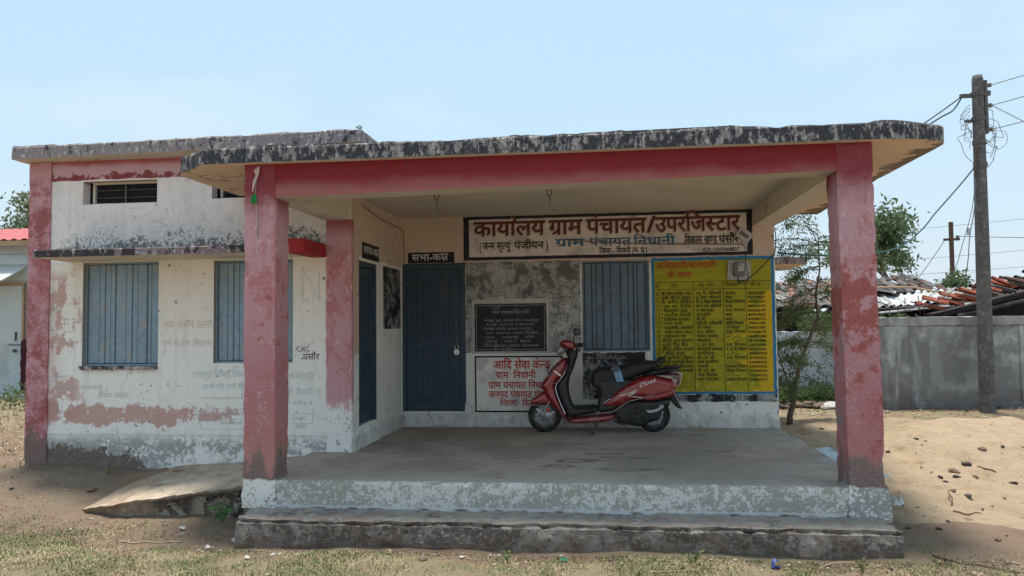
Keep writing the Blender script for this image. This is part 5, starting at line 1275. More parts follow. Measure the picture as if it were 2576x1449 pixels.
def roof_tiles(parent, P0, U, W, nu, nw, pick, jit=.03, rz=0, skip=.05, lift=0, sc=1):
    """rows of country tiles: P0 eave corner, U unit along the eave, W unit up the slope"""
    U = Vector(U); W = Vector(W); Nn = U.cross(W).normalized()
    if Nn.z < 0: Nn = -Nn
    M0 = Matrix((U, W, Nn)).transposed()
    for j in range(nw):
        for i in range(nu):
            if random.random() < skip: continue
            p = Vector(P0)+U*(i*.155*sc+random.uniform(-jit, jit))+W*(j*.30*sc+random.uniform(-jit, jit))+Nn*(.03+lift+random.uniform(0, .02))
            R_ = M0 @ Matrix.Rotation(random.gauss(0, .03+jit), 3, 'Z') @ Matrix.Rotation(random.gauss(.05, .05), 3, 'X')
            inst(TM[pick(i, j)], "tile", parent, p, R_.to_euler(), (sc, sc, sc))
HA = empty("tiled_hut", (4.9, 16.5, -.2), "low hut with a sagging roof of old tiles and scrap sheets behind the grey wall", "house")
MB().box(2.6, 7.0, 15.75, 19.6, -.4, 1.50).obj("wall", MUD, HA)
eave = lambda x: 1.49+.035*math.sin(x*2.1)+(x-5.5)*.06
mm = MB(); mm.add([(2.2, 15.4, 1.44), (7.0, 15.4, 1.58), (7.3, 18.2, 2.10), (2.2, 18.2, 2.16), (2.2, 15.4, 1.40), (7.0, 15.4, 1.54), (7.3, 18.2, 2.06), (2.2, 18.2, 2.12)], [(0, 1, 2, 3), (4, 5, 6, 7), (0, 1, 5, 4), (1, 2, 6, 5), (2, 3, 7, 6), (3, 0, 4, 7)]); mm.obj("roof_deck", MUD, HA)
mm = MB(); mm.add([(2.2, 18.2, 2.16), (7.3, 18.2, 2.10), (7.0, 20.5, 1.5), (2.2, 20.5, 1.5)], [(0, 1, 2, 3)]); mm.obj("roof_deck", MUD, HA)
WU = Vector((0, 2.8, .66)).normalized()
roof_tiles(HA, (2.6, 15.45, 1.49), (1, 0, .02), WU, 17, 9, lambda i, j: random.choice((0, 1, 2, 2, 4)), .03, skip=.06)
roof_tiles(HA, (5.3, 16.5, 1.77), (1, 0, .02), WU, 12, 6, lambda i, j: random.choice((0, 0, 1, 1, 2)), .05, skip=.10)
ASB = plain("weathered_cement_sheet", (.30, .30, .29), .85, .35, 5, .4, dirt=(.08, .08, .075)); TIN = plain("bleached_tin_sheet", (.55, .56, .57), .5, .3, 6, .3, dirt=(.2, .19, .18))
def loose_sheet(x, y, z, w, l, rz, rx, mat, ry=0):
    o = corrug(-w/2, w/2, 0, 0, l, 0, .14, .022, "roof_sheet", mat, None); o.location = (x, y, z); o.rotation_euler = (rx, ry, rz); o.parent = HA; o.matrix_parent_inverse = parent_world(HA).inverted(); return o
for a in ((6.15, 15.75, 1.66, .75, 1.0, -.5, .26, TIN), (6.55, 15.9, 1.70, .6, 1.1, -.9, .24, ASB), (5.85, 15.6, 1.60, .7, .9, .2, .22, TIN), (5.4, 15.5, 1.58, .5, .8, -.2, .25, ASB), (4.2, 15.6, 1.60, .9, 1.3, .35, .24, ASB), (3.6, 15.55, 1.58, .8, 1.1, -.15, .23, ASB), (4.1, 15.35, 1.50, .35, .5, -.6, .2, TIN), (4.75, 15.4, 1.52, .4, .5, .5, .2, TIN), (6.0, 16.4, 1.88, .5, .8, 1.1, .2, TIN)): loose_sheet(*a)
MB().tube([(5.2, 15.32, 1.44), (6.95, 15.32, 1.60)], .028, 6).obj("eave_pole", TIN, HA)
MB().tube([(5.6, 16.9, 2.02), (6.4, 16.5, 1.98), (6.75, 16.2, 1.86)], .022, 6).obj("loose_pole", WOOD, HA)
for x in (5.62, 5.75, 6.05, 6.12, 6.35): MB().tube([(x, 15.3, 1.1), (x+random.uniform(-.06, .06), 15.3, 1.55+random.random()*.25)], .009, 5).obj("stake", MT['rust'], HA)
HB = empty("tiled_hut", (8.5, 16, -.2), "dark mud hut whose roof edge is stacked with orange tiles", "house")
MB().extrude([(6.35, -.4), (10.9, -.4), (10.9, 1.9), (9.0, 2.0), (6.35, 1.36)], 14.95, 18.5).obj("wall", MUD, HB)
mm = MB(); mm.extrude([(6.15, 1.36), (9.0, 2.06), (11.5, 1.7), (11.5, 1.75), (9.0, 2.12), (6.15, 1.42)], 14.6, 18.8); mm.obj("roof_deck", MUD, HB)
WB = Vector((3.0, 0, .74)).normalized()
roof_tiles(HB, (6.2, 14.62, 1.44), (0, 1, 0), WB, 3, 11, lambda i, j: 3 if (i < 2 and j < 3 or random.random() < .05) else random.choice((0, 0, 1)), .012, skip=.0)
roof_tiles(HB, (6.25, 14.60, 1.47), (0, 1, 0), WB, 2, 9, lambda i, j: 3 if j < 5 and random.random() < .7 else random.choice((0, 1)), .05, skip=.1, lift=.07)
roof_tiles(HB, (8.3, 14.62, 2.02), (0, 1, 0), WB, 4, 3, lambda i, j: random.choice((0, 1, 0)), .05, skip=.0, lift=.06)
MB().tube([(6.35, 14.5, 1.36), (9.3, 14.52, 2.06)], .045, 7).obj("verge_pole", MT['stone'], HB)
MB().tube([(8.45, 14.45, 1.80), (8.47, 14.45, 1.98)], .045, 8).obj("plastic_bottle", MTplast, HB)

# ------------------------------------------------------------------ poles and wires
CONC = plain("dark_cast_concrete", (.115, .108, .105), .9, .4, 22, .6, dirt=(.2, .19, .18)); STR = plain("bare_aluminium_wire", (.16, .17, .18), .6, .2, 10)
PPx, PPy = 6.37, 13.62
PP = empty("utility_pole", (PPx, PPy, -.3), "tall dark concrete pole carrying brackets and tangled service wires", "pole")
ptop = (6.43, 13.62, 5.45)
m = MB(); m.tube([(PPx, PPy, -.8), (PPx, PPy, -.2), (lerp(PPx, ptop[0], .5), PPy, 2.6), (ptop[0], PPy, 5.38), (ptop[0], PPy, 5.45)], [.128, .124, .108, .088, .075], 14); m.obj("shaft", CONC, PP, smooth=True)
for z, w_ in ((5.13, .20), (4.70, .16), (4.30, .11), (3.92, .10)):
    MB().lathe([(.098, -.035), (.108, -.035), (.108, .035), (.098, .035)], 14, 'Z', (6.42, PPy, z)).obj("clamp_band", MT['iron'], PP)
MB().box(6.14, 6.34, PPy-.03, PPy+.03, 5.08, 5.14).obj("bracket", MT['iron'], PP); MB().box(6.50, 6.62, PPy-.03, PPy+.03, 5.10, 5.18).obj("bracket", MT['iron'], PP); MB().box(6.52, 6.565, PPy-.04, PPy+.04, 4.45, 5.36).obj("bracket", MT['iron'], PP)
MB().box(6.22, 6.36, PPy-.02, PPy+.02, 4.65, 4.70).obj("bracket", MT['iron'], PP)
INS = plain("dirty_porcelain", (.20, .15, .14), .4, .3, 20)
anch = []
for z in (5.28, 4.93, 4.52):
    MB().lathe([(0, 0), (.035, .0), (.040, .02), (.024, .035), (.040, .05), (.035, .08), (0, .08)], 14, 'X', (6.56, PPy, z)).obj("insulator", INS, PP); anch.append((6.64, PPy, z))
for k in range(13):   # loose ends of service wire
    z = random.uniform(4.35, 5.1); s_ = -1 if k < 6 else 1; x = 6.42+s_*.12; r = random.uniform(.12, .32); pts = []
    for i in range(7): a = i/6*math.pi*random.uniform(.9, 1.15); pts.append((x+s_*r*math.sin(a)*random.uniform(.7, 1.1), PPy+random.uniform(-.05, .05), z-i/6*random.uniform(.3, .6)))
    wire("wire_loop", pts, .005, None, cat=None, mat=STR, n=4, sub=4); o = bpy.data.objects[-1] if False else None
for o in [o for o in bpy.data.objects if o.name.startswith("wire_loop") and o.parent is None]:
    if 'category' in o: del o['category']
    o.parent = PP; o.matrix_parent_inverse = parent_world(PP).inverted()
rod = [(6.35, PPy-.1, 4.28), (6.31, PPy-.1, 3.95), (6.29, PPy-.1, 3.70)]
MB().tube(rod, .016, 6).obj("stay_rod", MT['rust'], PP)
def sag(a, b, s_, n=9): return [tuple(Vector(a).lerp(Vector(b), i/(n-1)) - Vector((0, 0, s_*4*(i/(n-1))*(1-i/(n-1))))) for i in range(n)]
G_ = "overhead lines running from the concrete pole"
for (a, b, l) in ((anch[0], (11.5, 12.4, 6.55), "uppermost bare wire running off from the concrete pole"), (anch[1], (11.5, 12.4, 6.15), "middle bare wire running off from the concrete pole"), (anch[2], (11.5, 12.4, 5.66), "lowest bare wire rising away from the concrete pole")):
    wire("overhead_wire", sag(a, b, .05), .008, l, "wire", G_, STR)
wire("overhead_wire", sag(anch[1], (9.6, 13.2, 2.9), .0), .007, "stay wire slanting down from the concrete pole's insulators", "wire", G_, STR)
TEAL = plain("weathered_green_cable", (.03, .09, .09), .6, .2, 10)
wire("service_cable", sag((6.16, PPy, 5.10), (2.6, 11.0, 3.06), .12), .012, "upper cable from the pole bracket down to the porch roof", "cable", None, blk)
wire("service_cable", [(6.16, PPy, 5.08), (6.0, PPy-.05, 4.86), (5.75, PPy-.2, 4.72), (5.4, PPy-.4, 4.50), (5.1, PPy-.6, 4.26), (4.6, 12.8, 4.02), (3.9, 12.3, 3.5), (2.9, 11.6, 2.95)], .014, "thick wavy cable dropping from the pole to the roof corner", "cable", None, TEAL)
wire("service_cable", [(6.35, PPy-.1, 3.95), (6.15, PPy-.1, 3.70), (5.85, PPy-.3, 3.42), (5.4, 13.0, 3.02), (5.0, 12.5, 2.72), (4.3, 11.6, 2.36), (3.4, 10.6, 2.18), (2.6, 9.95, 2.14), (2.2, 9.8, 2.16)], .012, "green cable sagging from the pole behind the far pillar to the meter", "cable", None, TEAL)
wire("hanging_cable", [(6.29, PPy-.1, 3.72), (6.28, PPy-.1, 3.45), (6.24, PPy-.1, 3.1), (6.16, PPy-.1, 2.7), (6.10, PPy-.1, 2.2), (6.02, PPy, 1.9), (5.8, 14.2, 1.6), (5.5, 15.2, 1.45)], .008, "looped cable with a joint box hanging beside the concrete pole", "cable", None, STR)
wire("hanging_cable", [(6.29, PPy-.1, 3.72), (6.22, PPy-.1, 3.2), (6.05, PPy-.1, 2.6), (5.9, PPy+.1, 2.0), (5.6, 14.3, 1.6)], .006, "thin cable slanting down beside the joint box", "cable", None, STR)
link("joint_box", MB().bevbox(6.12, 6.17, PPy-.13, PPy-.08, 2.72, 2.84, .006).mesh("j"), MTplast, label="small pale joint box on the hanging cable", cat="joint box")
# far pole with a cross arm
P2 = empty("iron_pole", (13.0, 30, -.2), "slim rusty iron pole with a short cross arm beyond the huts", "pole")
MB().tube([(12.99, 30, -.5), (13.02, 30, 4.95)], .085, 8).obj("shaft", MT['rust'], P2); MB().box(12.75, 13.30, 29.94, 30.06, 4.26, 4.34).obj("cross_arm", MT['rust'], P2)
MB().lathe([(0, 0), (.06, 0), (.06, .1), (0, .1)], 10, 'Z', (13.24, 30, 4.34)).obj("insulator", INS, P2); MB().box(12.90, 12.96, 29.9, 29.96, 2.0, 2.7).obj("fuse_box", MT['iron'], P2)
G2 = "thin wires crossing the sky beyond the huts"
for k, (a, b, l) in enumerate((((13.24, 30, 4.42), (26, 24, 3.9), "thin wire leaving the iron pole's cross arm"), ((12.8, 30, 4.30), (11.0, 33, .9), "slanting stay wire left of the iron pole"), ((13.0, 30, 2.3), (11.2, 27, 1.0), "slack cable falling from the iron pole to the tree"), ((13.05, 30, 2.2), (15.2, 27, .9), "short wire sloping down from the iron pole"))):
    wire("far_wire", sag(a, b, .25), .014, l, "wire", G2, STR, 4, 3)
for k, (y0, y1) in enumerate(((6.4, 8.4), (3.4, 5.6), (2.1, 3.9), (1.25, 2.7))):
    wire("far_wire", sag((4, 46, 2.2+k*-.0+y0*.55), (40, 42, 3.0+y1*.62), .3), .012, ("highest", "second", "third", "lowest")[k]+" of the faint far wires crossing the sky", "wire", G2, STR, 4, 3)

# ------------------------------------------------------------------ trees and bushes
BARK = plain("grey_brown_bark", (.12, .09, .07), .9, .4, 18, .6)
def leafmat(name, a, b, spec=.25):
    n = Nodes(name, True); k = n.noise(3.5, 3, off=2); g = n.noise(40, 2)
    c = n.mix(k*.7+g*.3, a, b); m = n.done(c, .6, None, spec=spec)
    t = n.t.nodes.new("ShaderNodeBsdfTranslucent"); n.put(t.inputs[0], n.mix(.5, c, (.20, .27, .08))); x = n.t.nodes.new("ShaderNodeMixShader"); x.inputs[0].default_value = .38
    o_ = n.t.nodes["Material Output"]; n.t.links.new(n.bsdf.outputs[0], x.inputs[1]); n.t.links.new(t.outputs[0], x.inputs[2]); n.t.links.new(x.outputs[0], o_.inputs[0]); return m
LEAF1 = leafmat("neem_leaves", (.055, .095, .055), (.12, .165, .095)); LEAF2 = leafmat("thorn_tree_leaves", (.06, .095, .045), (.12, .155, .075)); LEAF3 = leafmat("light_leaves", (.07, .13, .045), (.12, .17, .07)); LEAF4 = leafmat("grey_green_leaves", (.09, .115, .075), (.16, .18, .12))  # far trees' leaf colours lightened: distance haze is put into the colour
def leaves(name, centres, parent, mat, per, spread, size, droop=.0, asp=.4, seed=1, flat=0.0):
    r = np.random.default_rng(seed); C_ = np.repeat(np.array(centres, float), per, 0); n = len(C_)
    C_ = C_ + r.normal(0, 1, (n, 3))*np.array(spread); d = r.normal(0, 1, (n, 3)); d[:, 2] -= droop; d[:, 2] *= (1-flat)
    d /= np.linalg.norm(d, axis=1)[:, None]; s2 = np.cross(d, r.normal(0, 1, (n, 3))); s2 /= np.linalg.norm(s2, axis=1)[:, None]+1e-9
    L = (size*r.uniform(.6, 1.3, n))[:, None]; a = C_ - s2*L*asp*.5; 
    v = np.stack([C_, C_+d*L*.5+s2*L*asp*.5, C_+d*L, C_+d*L*.5-s2*L*asp*.5], 1).reshape(-1, 3)
    me = bpy.data.meshes.new(name); me.vertices.add(n*4); me.vertices.foreach_set('co', v.ravel()); me.loops.add(n*4); me.loops.foreach_set('vertex_index', np.arange(n*4)); me.polygons.add(n); me.polygons.foreach_set('loop_start', np.arange(0, n*4, 4)); me.update(calc_edges=True); me.validate()
    return link(name, me, mat, parent)
def grow(m, p, d, L, r, depth, rnd, ends, bend=.25, split=(2, 3), shrink=.7, up=.1, mi=0):
    pts = [p.copy()]; q = p.copy(); dd = d.copy(); n = 5
    for i in range(n):
        dd = (dd + Vector((rnd.gauss(0, bend), rnd.gauss(0, bend), rnd.gauss(0, bend)+up))*.5).normalized(); q = q+dd*L/n; pts.append(q.copy())
        if depth <= 1: ends.append(tuple(q))
    m.tube(pts, [lerp(r, r*.6, i/n) for i in range(n+1)], 5 if depth < 3 else 7, mi)
    if depth == 0: return
    for k in range(rnd.choice(split)):
        i = rnd.randint(2, n); nd = (dd + Vector((rnd.gauss(0, .8), rnd.gauss(0, .8), rnd.gauss(.15, .5)))).normalized()
        grow(m, pts[i], nd, L*shrink*rnd.uniform(.8, 1.1), r*.55, depth-1, rnd, ends, bend, split, shrink, up)
def tree(name, base, h, label, cat, leafm, per, spread, size, seed, depth=4, trunk=.4, droop=.3, r=.1, lean=(0, 0), split=(2, 3), kind=None, shrink=.72, asp=.4):
    rnd = random.Random(seed); root = empty(name, base, label, cat); m = MB(); ends = []
    grow(m, Vector(base), Vector((lean[0], lean[1], 1)).normalized(), h*trunk, r, depth, rnd, ends, split=split, shrink=shrink)
    if len(ends) > 700: ends = rnd.sample(ends, 700)
    m.obj("trunk", BARK, root, smooth=True); leaves("crown", ends, root, leafm, per, spread, size, droop, asp, seed); return root
tree("neem_tree", (10.0, 25, -.2), 7.0, "leafy green tree standing beyond the tiled huts", "tree", LEAF1, 17, (.20, .20, .16), .20, 5, 5, .34, .6, .13, split=(2, 3), asp=.36, shrink=.74)
tree("shrub_tree", (10.9, 24, -.2), 3.6, "bushy lower tree in front of the iron pole", "tree", LEAF1, 20, (.15, .15, .13), .15, 12, 4, .36, .5, .07, asp=.4)
tree("bush", (12.4, 24.5, 0.1), 2.1, "drooping green bush at the foot of the iron pole", "bush", LEAF3, 40, (.16, .16, .12), .16, 8, 3, .5, 1.0, .05)
tree("bush", (15.6, 26, 0.), 3.1, "light green bush showing over the dark hut roof", "bush", LEAF3, 34, (.18, .18, .14), .15, 14, 4, .34, .2, .06)
tree("sapling", (15.9, 25, 0.), 4.3, "thin bare-branched sapling over the dark hut roof", "tree", LEAF4, 5, (.07, .07, .06), .16, 23, 4, .40, .2, .035, split=(2, 2))
tree("acacia_tree", (-16.4, 20, 0), 6.4, "sparse grey-green tree behind the red roofed cabin", "tree", LEAF4, 10, (.13, .13, .11), .15, 31, 5, .38, .3, .09, split=(2, 3))
tree("acacia_tree", (-19.0, 23, 0), 6.2, "farther hazy tree beyond the cabin", "tree", LEAF4, 10, (.15, .15, .12), .16, 37, 5, .38, .3, .09, split=(2, 3))
# young thorn tree beside the porch
TT = empty("thorn_tree", (2.56, 11, -.05), "young thorn tree with feathery twigs growing out of the sand", "tree")
rnd = random.Random(4); m = MB()
def P11(pts): return [Vector(p) for p in pts]
main = P11([(2.56, 11, -.25), (2.57, 11, 0), (2.62, 11.0, .16), (2.66, 11.02, .42), (2.75, 11.03, .78), (2.90, 11.05, 1.12), (3.0, 11.05, 1.35), (2.97, 11.02, 1.68), (3.03, 11.0, 2.02), (3.02, 10.98, 2.35), (3.0, 10.95, 2.62)])
m.tube(main, [.045, .042, .036, .030, .026, .023, .019, .015, .011, .008, .004], 7)
left = P11([(2.62, 11, .16), (2.56, 10.95, .42), (2.45, 10.9, .75), (2.38, 10.88, 1.0)]); m.tube(left, [.02, .016, .011, .005], 6)
ends = []
def arch(p, d, L, r, n=10, dr=.5, sub=True):
    pts = [p.copy()]; q = p.copy(); dd = d.normalized()
    for i in range(n):
        dd = (dd + Vector((rnd.gauss(0, .10), rnd.gauss(0, .10), -dr/n*1.4))).normalized(); q = q+dd*L/n; pts.append(q.copy()); ends.append(tuple(q))
        if sub and i % 2 and i > 1:
            arch(q, (dd+Vector((rnd.gauss(0, .9), rnd.gauss(0, .9), rnd.gauss(.1, .5)))), L*.38, r*.5, 6, .6, False)
    m.tube(pts, [lerp(r, r*.3, i/n) for i in range(n+1)], 4)
for i in range(4, len(main)):
    for k in range(6 if i < 8 else 5):
        a = rnd.uniform(0, math.tau); arch(main[i].lerp(main[i-1], rnd.random()), Vector((math.cos(a), math.sin(a)*.8, rnd.uniform(.1, .9))), rnd.uniform(.35, .75), .007, 10, .9)
for q in left[1:]:
    for k in range(4): a = rnd.uniform(0, math.tau); arch(q, Vector((math.cos(a), math.sin(a)*.8, rnd.uniform(.1, .9))), rnd.uniform(.25, .45), .005, 8, .8)
for d, L in (((-.9, 0, .75), .95), ((-.6, .1, 1.1), .8), ((.7, 0, .6), .8), ((-1, -.1, .3), .7)): arch(main[-2], Vector(d), L, .008, 14, .9)
m.obj("trunk", BARK, TT, smooth=True)
leaves("crown", ends, TT, LEAF2, 9, (.040, .040, .03), .034, .1, .5, 4)
# low scrub and stone row at the foot of the pale wall
def scrub(name, x0, x1, y0, y1, n, h, mat, label, seed, kind='stuff', cat="undergrowth", per=60):
    r = random.Random(seed); c = []
    for k in range(n):
        x, y = r.uniform(x0, x1), r.uniform(y0, y1); c.append((x, y, gh(x, y)+r.uniform(.03, h)*(.6+.4*mn.noise(Vector((x*1.3, y, 0))))))
    o = leaves(name, c, None, mat, per, (.10, .10, .07), .075, .0, .45, seed); tag(o, label, cat, None, kind); return o
scrub("undergrowth", 3.3, 4.85, 14.55, 15.1, 70, .34, LEAF3, "low scrub along the foot of the pale yard wall", 51)
scrub("wall_moss", 3.5, 5.2, 14.9, 15.8, 60, .1, LEAF2, "scrubby creeper over the hut eave", 52)
o = bpy.data.objects["wall_moss"]; o.location.z = 1.45; o.name = "creeper"; o.location.x = .3; o.location.y = -.35; o['kind'] = 'stuff'
weeds = scrub("weeds", -12.4, -8.6, 11.2, 13.4, 46, .42, LEAF2, "weeds growing before the white cabin", 53, per=50)
# ------------------------------------------------------------------ stones, sticks, litter
STN = []
for k in range(6):
    me = rock_mesh(.5, .36, .22, 40+k, 3, .3); me.shade_smooth(); me.materials.append(MT['stone'] if k < 3 else (MT['stone2'] if k < 5 else MT['stone3'])); STN.append(me)
def unp(x, y): return x, y
shades = ("dark", "black", "brown", "grey", "dull", "small", "smooth", "flat")
def stone(x, y, s_, k, label, group, hf=sand_h, sink=.25, name="stone"):
    z = hf(x, y); return inst(STN[k], name, None, (x, y, z+s_*.10*(1-sink)), (random.gauss(0, .1), random.gauss(0, .1), random.uniform(0, 6.28)), (s_, s_*random.uniform(.7, 1.2), s_*random.uniform(.7, 1.1)), label=label, cat="stone", group=group)
GS = "small stones scattered on the sand"
big_lab = {0: "largest dark rounded stone on the sand, with a pale chip", 1: "dark stone behind the largest one on the sand heap", 2: "smooth flat grey pebble just in front of the dark stones", 3: "dark lumpy stone left of the smooth flat pebble", 4: "brown clod of earth on the sand right of the dark stones", 5: "flat black stone with a clod on the upper sand", 9: "pale edged wedge of stone standing in the sand", 10: "dark stone half buried halfway down the sand", 11: "thin dark stone lying alone on the open sand", 14: "brown stone at the near foot of the sand heap", 21: "oval dark stone on the shaded sand behind the pillar"}
SP = [(3.58, 8.4, 0.127), (3.79, 8.59, 0.103), (3.48, 8.11, 0.078), (3.33, 8.11, 0.078), (3.73, 8.28, 0.073), (4.15, 9.03, 0.115), (4.37, 9.04, 0.058), (4.6, 9.22, 0.066), (4.63, 9.14, 0.044), (3.35, 7.59, 0.073), (3.28, 7.73, 0.074), (3.98, 8.05, 0.077), (3.33, 8.0, 0.051), (4.95, 10.36, 0.05), (3.01, 6.35, 0.061), (2.77, 7.24, 0.035), (2.66, 7.29, 0.029), (2.89, 6.93, 0.044), (3.45, 7.36, 0.023), (3.23, 7.6, 0.036), (3.31, 8.27, 0.033), (2.74, 10.08, 0.064), (2.6, 10.37, 0.041), (2.44, 9.8, 0.031), (3.68, 9.31, 0.037), (3.58, 9.17, 0.032), (3.42, 8.93, 0.031), (3.63, 9.47, 0.06), (3.65, 7.55, 0.042), (3.33, 7.28, 0.029), (2.74, 7.04, 0.028), (2.7, 6.64, 0.053), (3.14, 6.49, 0.026), (3.34, 7.83, 0.037), (3.15, 9.0, 0.057), (4.09, 9.31, 0.022), (3.59, 8.89, 0.021), (2.48, 6.7, 0.053)]
for i, (x, y, s_) in enumerate(SP):
    hf = (lambda x, y: max(sand_h(x, y), gh(x, y)))
    stone(x, y, s_, {2: 2, 4: 3, 14: 3}.get(i, i % 3 if i % 5 else 3), big_lab.get(i, "small dark stone lying on the pale sand heap"), GS, hf, .1)
GR = "row of field stones at the foot of the pale wall"
for k in range(26):
    x = 2.9+k*.075+random.uniform(-.03, .03); y = 14.35+random.uniform(-.2, .2)
    stone(x, y, random.uniform(.18, .36), random.choice((0, 1, 3, 3, 4)), "round field stone in the row below the pale wall", GR, lambda x, y: gh(x, y)-.01, .0)
stone(3.95, 14.0, .42, 5, "pale broken block among the round field stones", GR, gh, .0)
# foreground stones
FG = "stones and clods on the ground before the step"
def at_ground(u_, v_, z=-.4): pass
for (x, y, s_, k, l) in ((-1.32, 5.52, .085, 3, "brown clod in the grass before the step"), (-2.02, 5.62, .055, 3, "small brown clod left of the bigger one before the step"), (-5.0, 7.03, .10, 3, "orange brown brick fragment on the bare soil"), (-5.75, 6.9, .05, 2, "small dark stone on the bare soil"), (1.95, 5.6, .05, 0, "dark stone by the crumbled end of the step"), (-2.5, 5.6, .05, 5, "pale chip of stone by the end of the step"), (-4.6, 6.2, .04, 5, "pale pebble in the dry grass"), (.4, 5.45, .04, 3, "little clod near the middle of the grass strip")):
    stone(x, y, s_, k, l, FG, gh, .05)
# grass: dry and green blades, in patches
def blades(name, n, xr, yr, dens, h, mat_, label, seed, width=.0028, bent=.6, hf=gh):
    r = np.random.default_rng(seed); V_ = []; k = 0; out = []
    X = r.uniform(*xr, n*3); Y = r.uniform(*yr, n*3)
    for x, y in zip(X, Y):
        if k >= n: break
        if r.random() > dens(x, y): continue
        k += 1; z = hf(x, y)-.003; a = r.uniform(0, 6.28); L = h*r.uniform(.4, 1.25); lean = r.uniform(.2, 1)*bent; dx, dy = math.cos(a)*lean, math.sin(a)*lean; w = width*r.uniform(.6, 1.4); px_, py_ = -math.sin(a)*w, math.cos(a)*w; up = math.sqrt(max(.04, 1-lean*lean))
        out += [(x-px_, y-py_, z), (x+px_, y+py_, z), (x+dx*L*.45+px_*.8, y+dy*L*.45+py_*.8, z+L*.62*up), (x+dx*L*.45-px_*.8, y+dy*L*.45-py_*.8, z+L*.62*up), (x+dx*L*1.05, y+dy*L*1.05, z+L*.8*up)]
    N = len(out)//5; v = np.array(out); me = bpy.data.meshes.new(name)
    fs = []
    for i in range(N): b = i*5; fs += [(b, b+1, b+2, b+3), (b+3, b+2, b+4)]
    me.from_pydata(v.tolist(), [], fs); me.update()
    return link(name, me, mat_, kind='stuff', label=label, cat="grass")
GDRY = plain("dry_straw_blades", (.46, .375, .23), .9, .6, 3, 0, local=False); GGR = plain("green_grass_blades", (.16, .20, .08), .8, .45, 3, 0, local=False)
def off(x, y): return not (-3.1 < x < 2.3 and y > 5.74) and not (x > 2.2 and y > 6.2) and not (-5.1 < x < -2.9 and y > 6.5)
def dn(k, f, hi=0):
    def g(x, y):
        if not off(x, y): return 0
        t = nz(x, y, 0, 1.3, k)*.9 + nz(x, y, 0, 4.5, k+2)*.7 + .35
        t *= lerp(1, .12, sm(5.25+hi, 6.1+hi, y + nz(x, y, 0, 1.1)*.35 - sm(-3.3, -4.5, x)*.55)); 
        t *= lerp(1, .25, sm(2.2, 3.0, x))
        return max(0, min(1, t*(.45+t*.8)*1.15*f))
    return g
blades("dry_grass", 42000, (-5.6, 3.6), (4.7, 7.2), dn(3, 1.2), .034, GDRY, "short dry straw-coloured grass on the ground before the step", 5, bent=.97)
blades("green_grass", 26000, (-5.6, 3.2), (4.7, 6.6), dn(13, 1.25, .15), .034, GGR, "patches of short green grass before the step", 6, bent=.9)
blades("dry_grass", 5000, (-12, -6.2), (7.5, 13.5), lambda x, y: .6, .07, GDRY, "dry grass on the ground beyond the office corner", 8, .006, .95)
# dead leaves, chips and straw
def scatter(name, n, area, size, mats, label, seed, cat="litter", curl=.35, asp=.45, dens=None, hf=gh):
    r = random.Random(seed); m = MB()
    for k in range(n):
        while True:
            x, y = r.uniform(*area[0]), r.uniform(*area[1])
            if (off(x, y) or hf is not gh or y > 9) and (dens is None or r.random() < dens(x, y)): break
        z = hf(x, y)+.006; a = r.uniform(0, 6.28); L = size*r.uniform(.5, 1.5); w = L*asp*r.uniform(.6, 1.3); ca, sa = math.cos(a), math.sin(a); c_ = L*curl*r.uniform(0, 1)
        P = lambda u, v, h_: (x+ca*u-sa*v, y+sa*u+ca*v, z+h_)
        m.add([P(-L/2, 0, c_), P(-L*.1, w/2, .004+c_*.3), P(L/2, 0, c_*.7), P(-L*.1, -w/2, .002), P(0, 0, 0)], [(0, 4, 1), (1, 4, 2), (2, 4, 3), (3, 4, 0)], r.randrange(len(mats)))
    return m.obj(name, mats, label=label, cat=cat, kind='stuff')
LD = [plain("tan_dead_leaf", (.36, .26, .16), .85, .3, 9, local=False), plain("brown_dead_leaf", (.17, .11, .07), .85, .4, 9, local=False), plain("bleached_chip", (.50, .45, .38), .9, .2, 9, local=False), plain("dark_crumb", (.07, .05, .04), .9, .4, 9, local=False)]
scatter("leaf_litter", 900, ((-5.6, 3.4), (4.8, 6.4)), .022, LD, "dead leaves and chips strewn over the grass strip", 3)
scatter("leaf_litter", 420, ((-3.2, 2.9), (5.45, 5.86)), .030, LD, "dead leaves drifted against the foot of the step", 4, dens=lambda x, y: sm(5.45, 5.75, y))
scatter("leaf_litter", 420, ((-6.6, -3.0), (6.0, 7.6)), .026, LD, "crumbs and leaves on the bare soil by the ramp", 5)
scatter("leaf_litter", 1500, ((2.3, 12), (13.0, 15.6)), .075, LD, "dead leaves along the foot of the grey wall", 6, dens=lambda x, y: .3+.7*sm(12.8, 13.8, y))
scatter("leaf_litter", 1200, ((-12.5, -6.2), (7.6, 13.6)), .06, LD, "dead leaves on the yard before the cabin", 7)
scatter("leaf_litter", 260, ((2.3, 6.5), (5.6, 11.0)), .022, [LD[1], LD[3], LD[3]], "crumbs of bark and leaf on the sand", 8, hf=sand_h)
def twig(name, pts, r, label, mat=None, cat="stick"): return wire(name, pts, r, label, cat, None, mat or plain("bleached_straw_stick", (.42, .33, .22), .9), 5, 3)
def gp(x, y, dz=.012, hf=gh): return (x, y, hf(x, y)+dz)
TWM = plain("dry_brown_twig", (.16, .11, .075), .9)
def tw(x, y, L, a, r, label, hf=gh, mat=None, lift=0):
    pts = []
    for i in range(6): t = i/5; xx = x+math.cos(a)*L*t+nz(x+t*3, y, 0, 1.7)*L*.12; yy = y+math.sin(a)*L*t+nz(x, y+t*3, 5, 1.7)*L*.12; pts.append((xx, yy, hf(xx, yy)+.008+lift*math.sin(t*3.1)))
    twig("stick", pts, r, label, mat)
tw(-3.95, 5.95, .52, -.05, .006, "long straw coloured stick on the dry grass below the ramp")
tw(.3, 5.38, .30, .1, .004, "thin pale stick lying in the grass before the middle of the step")
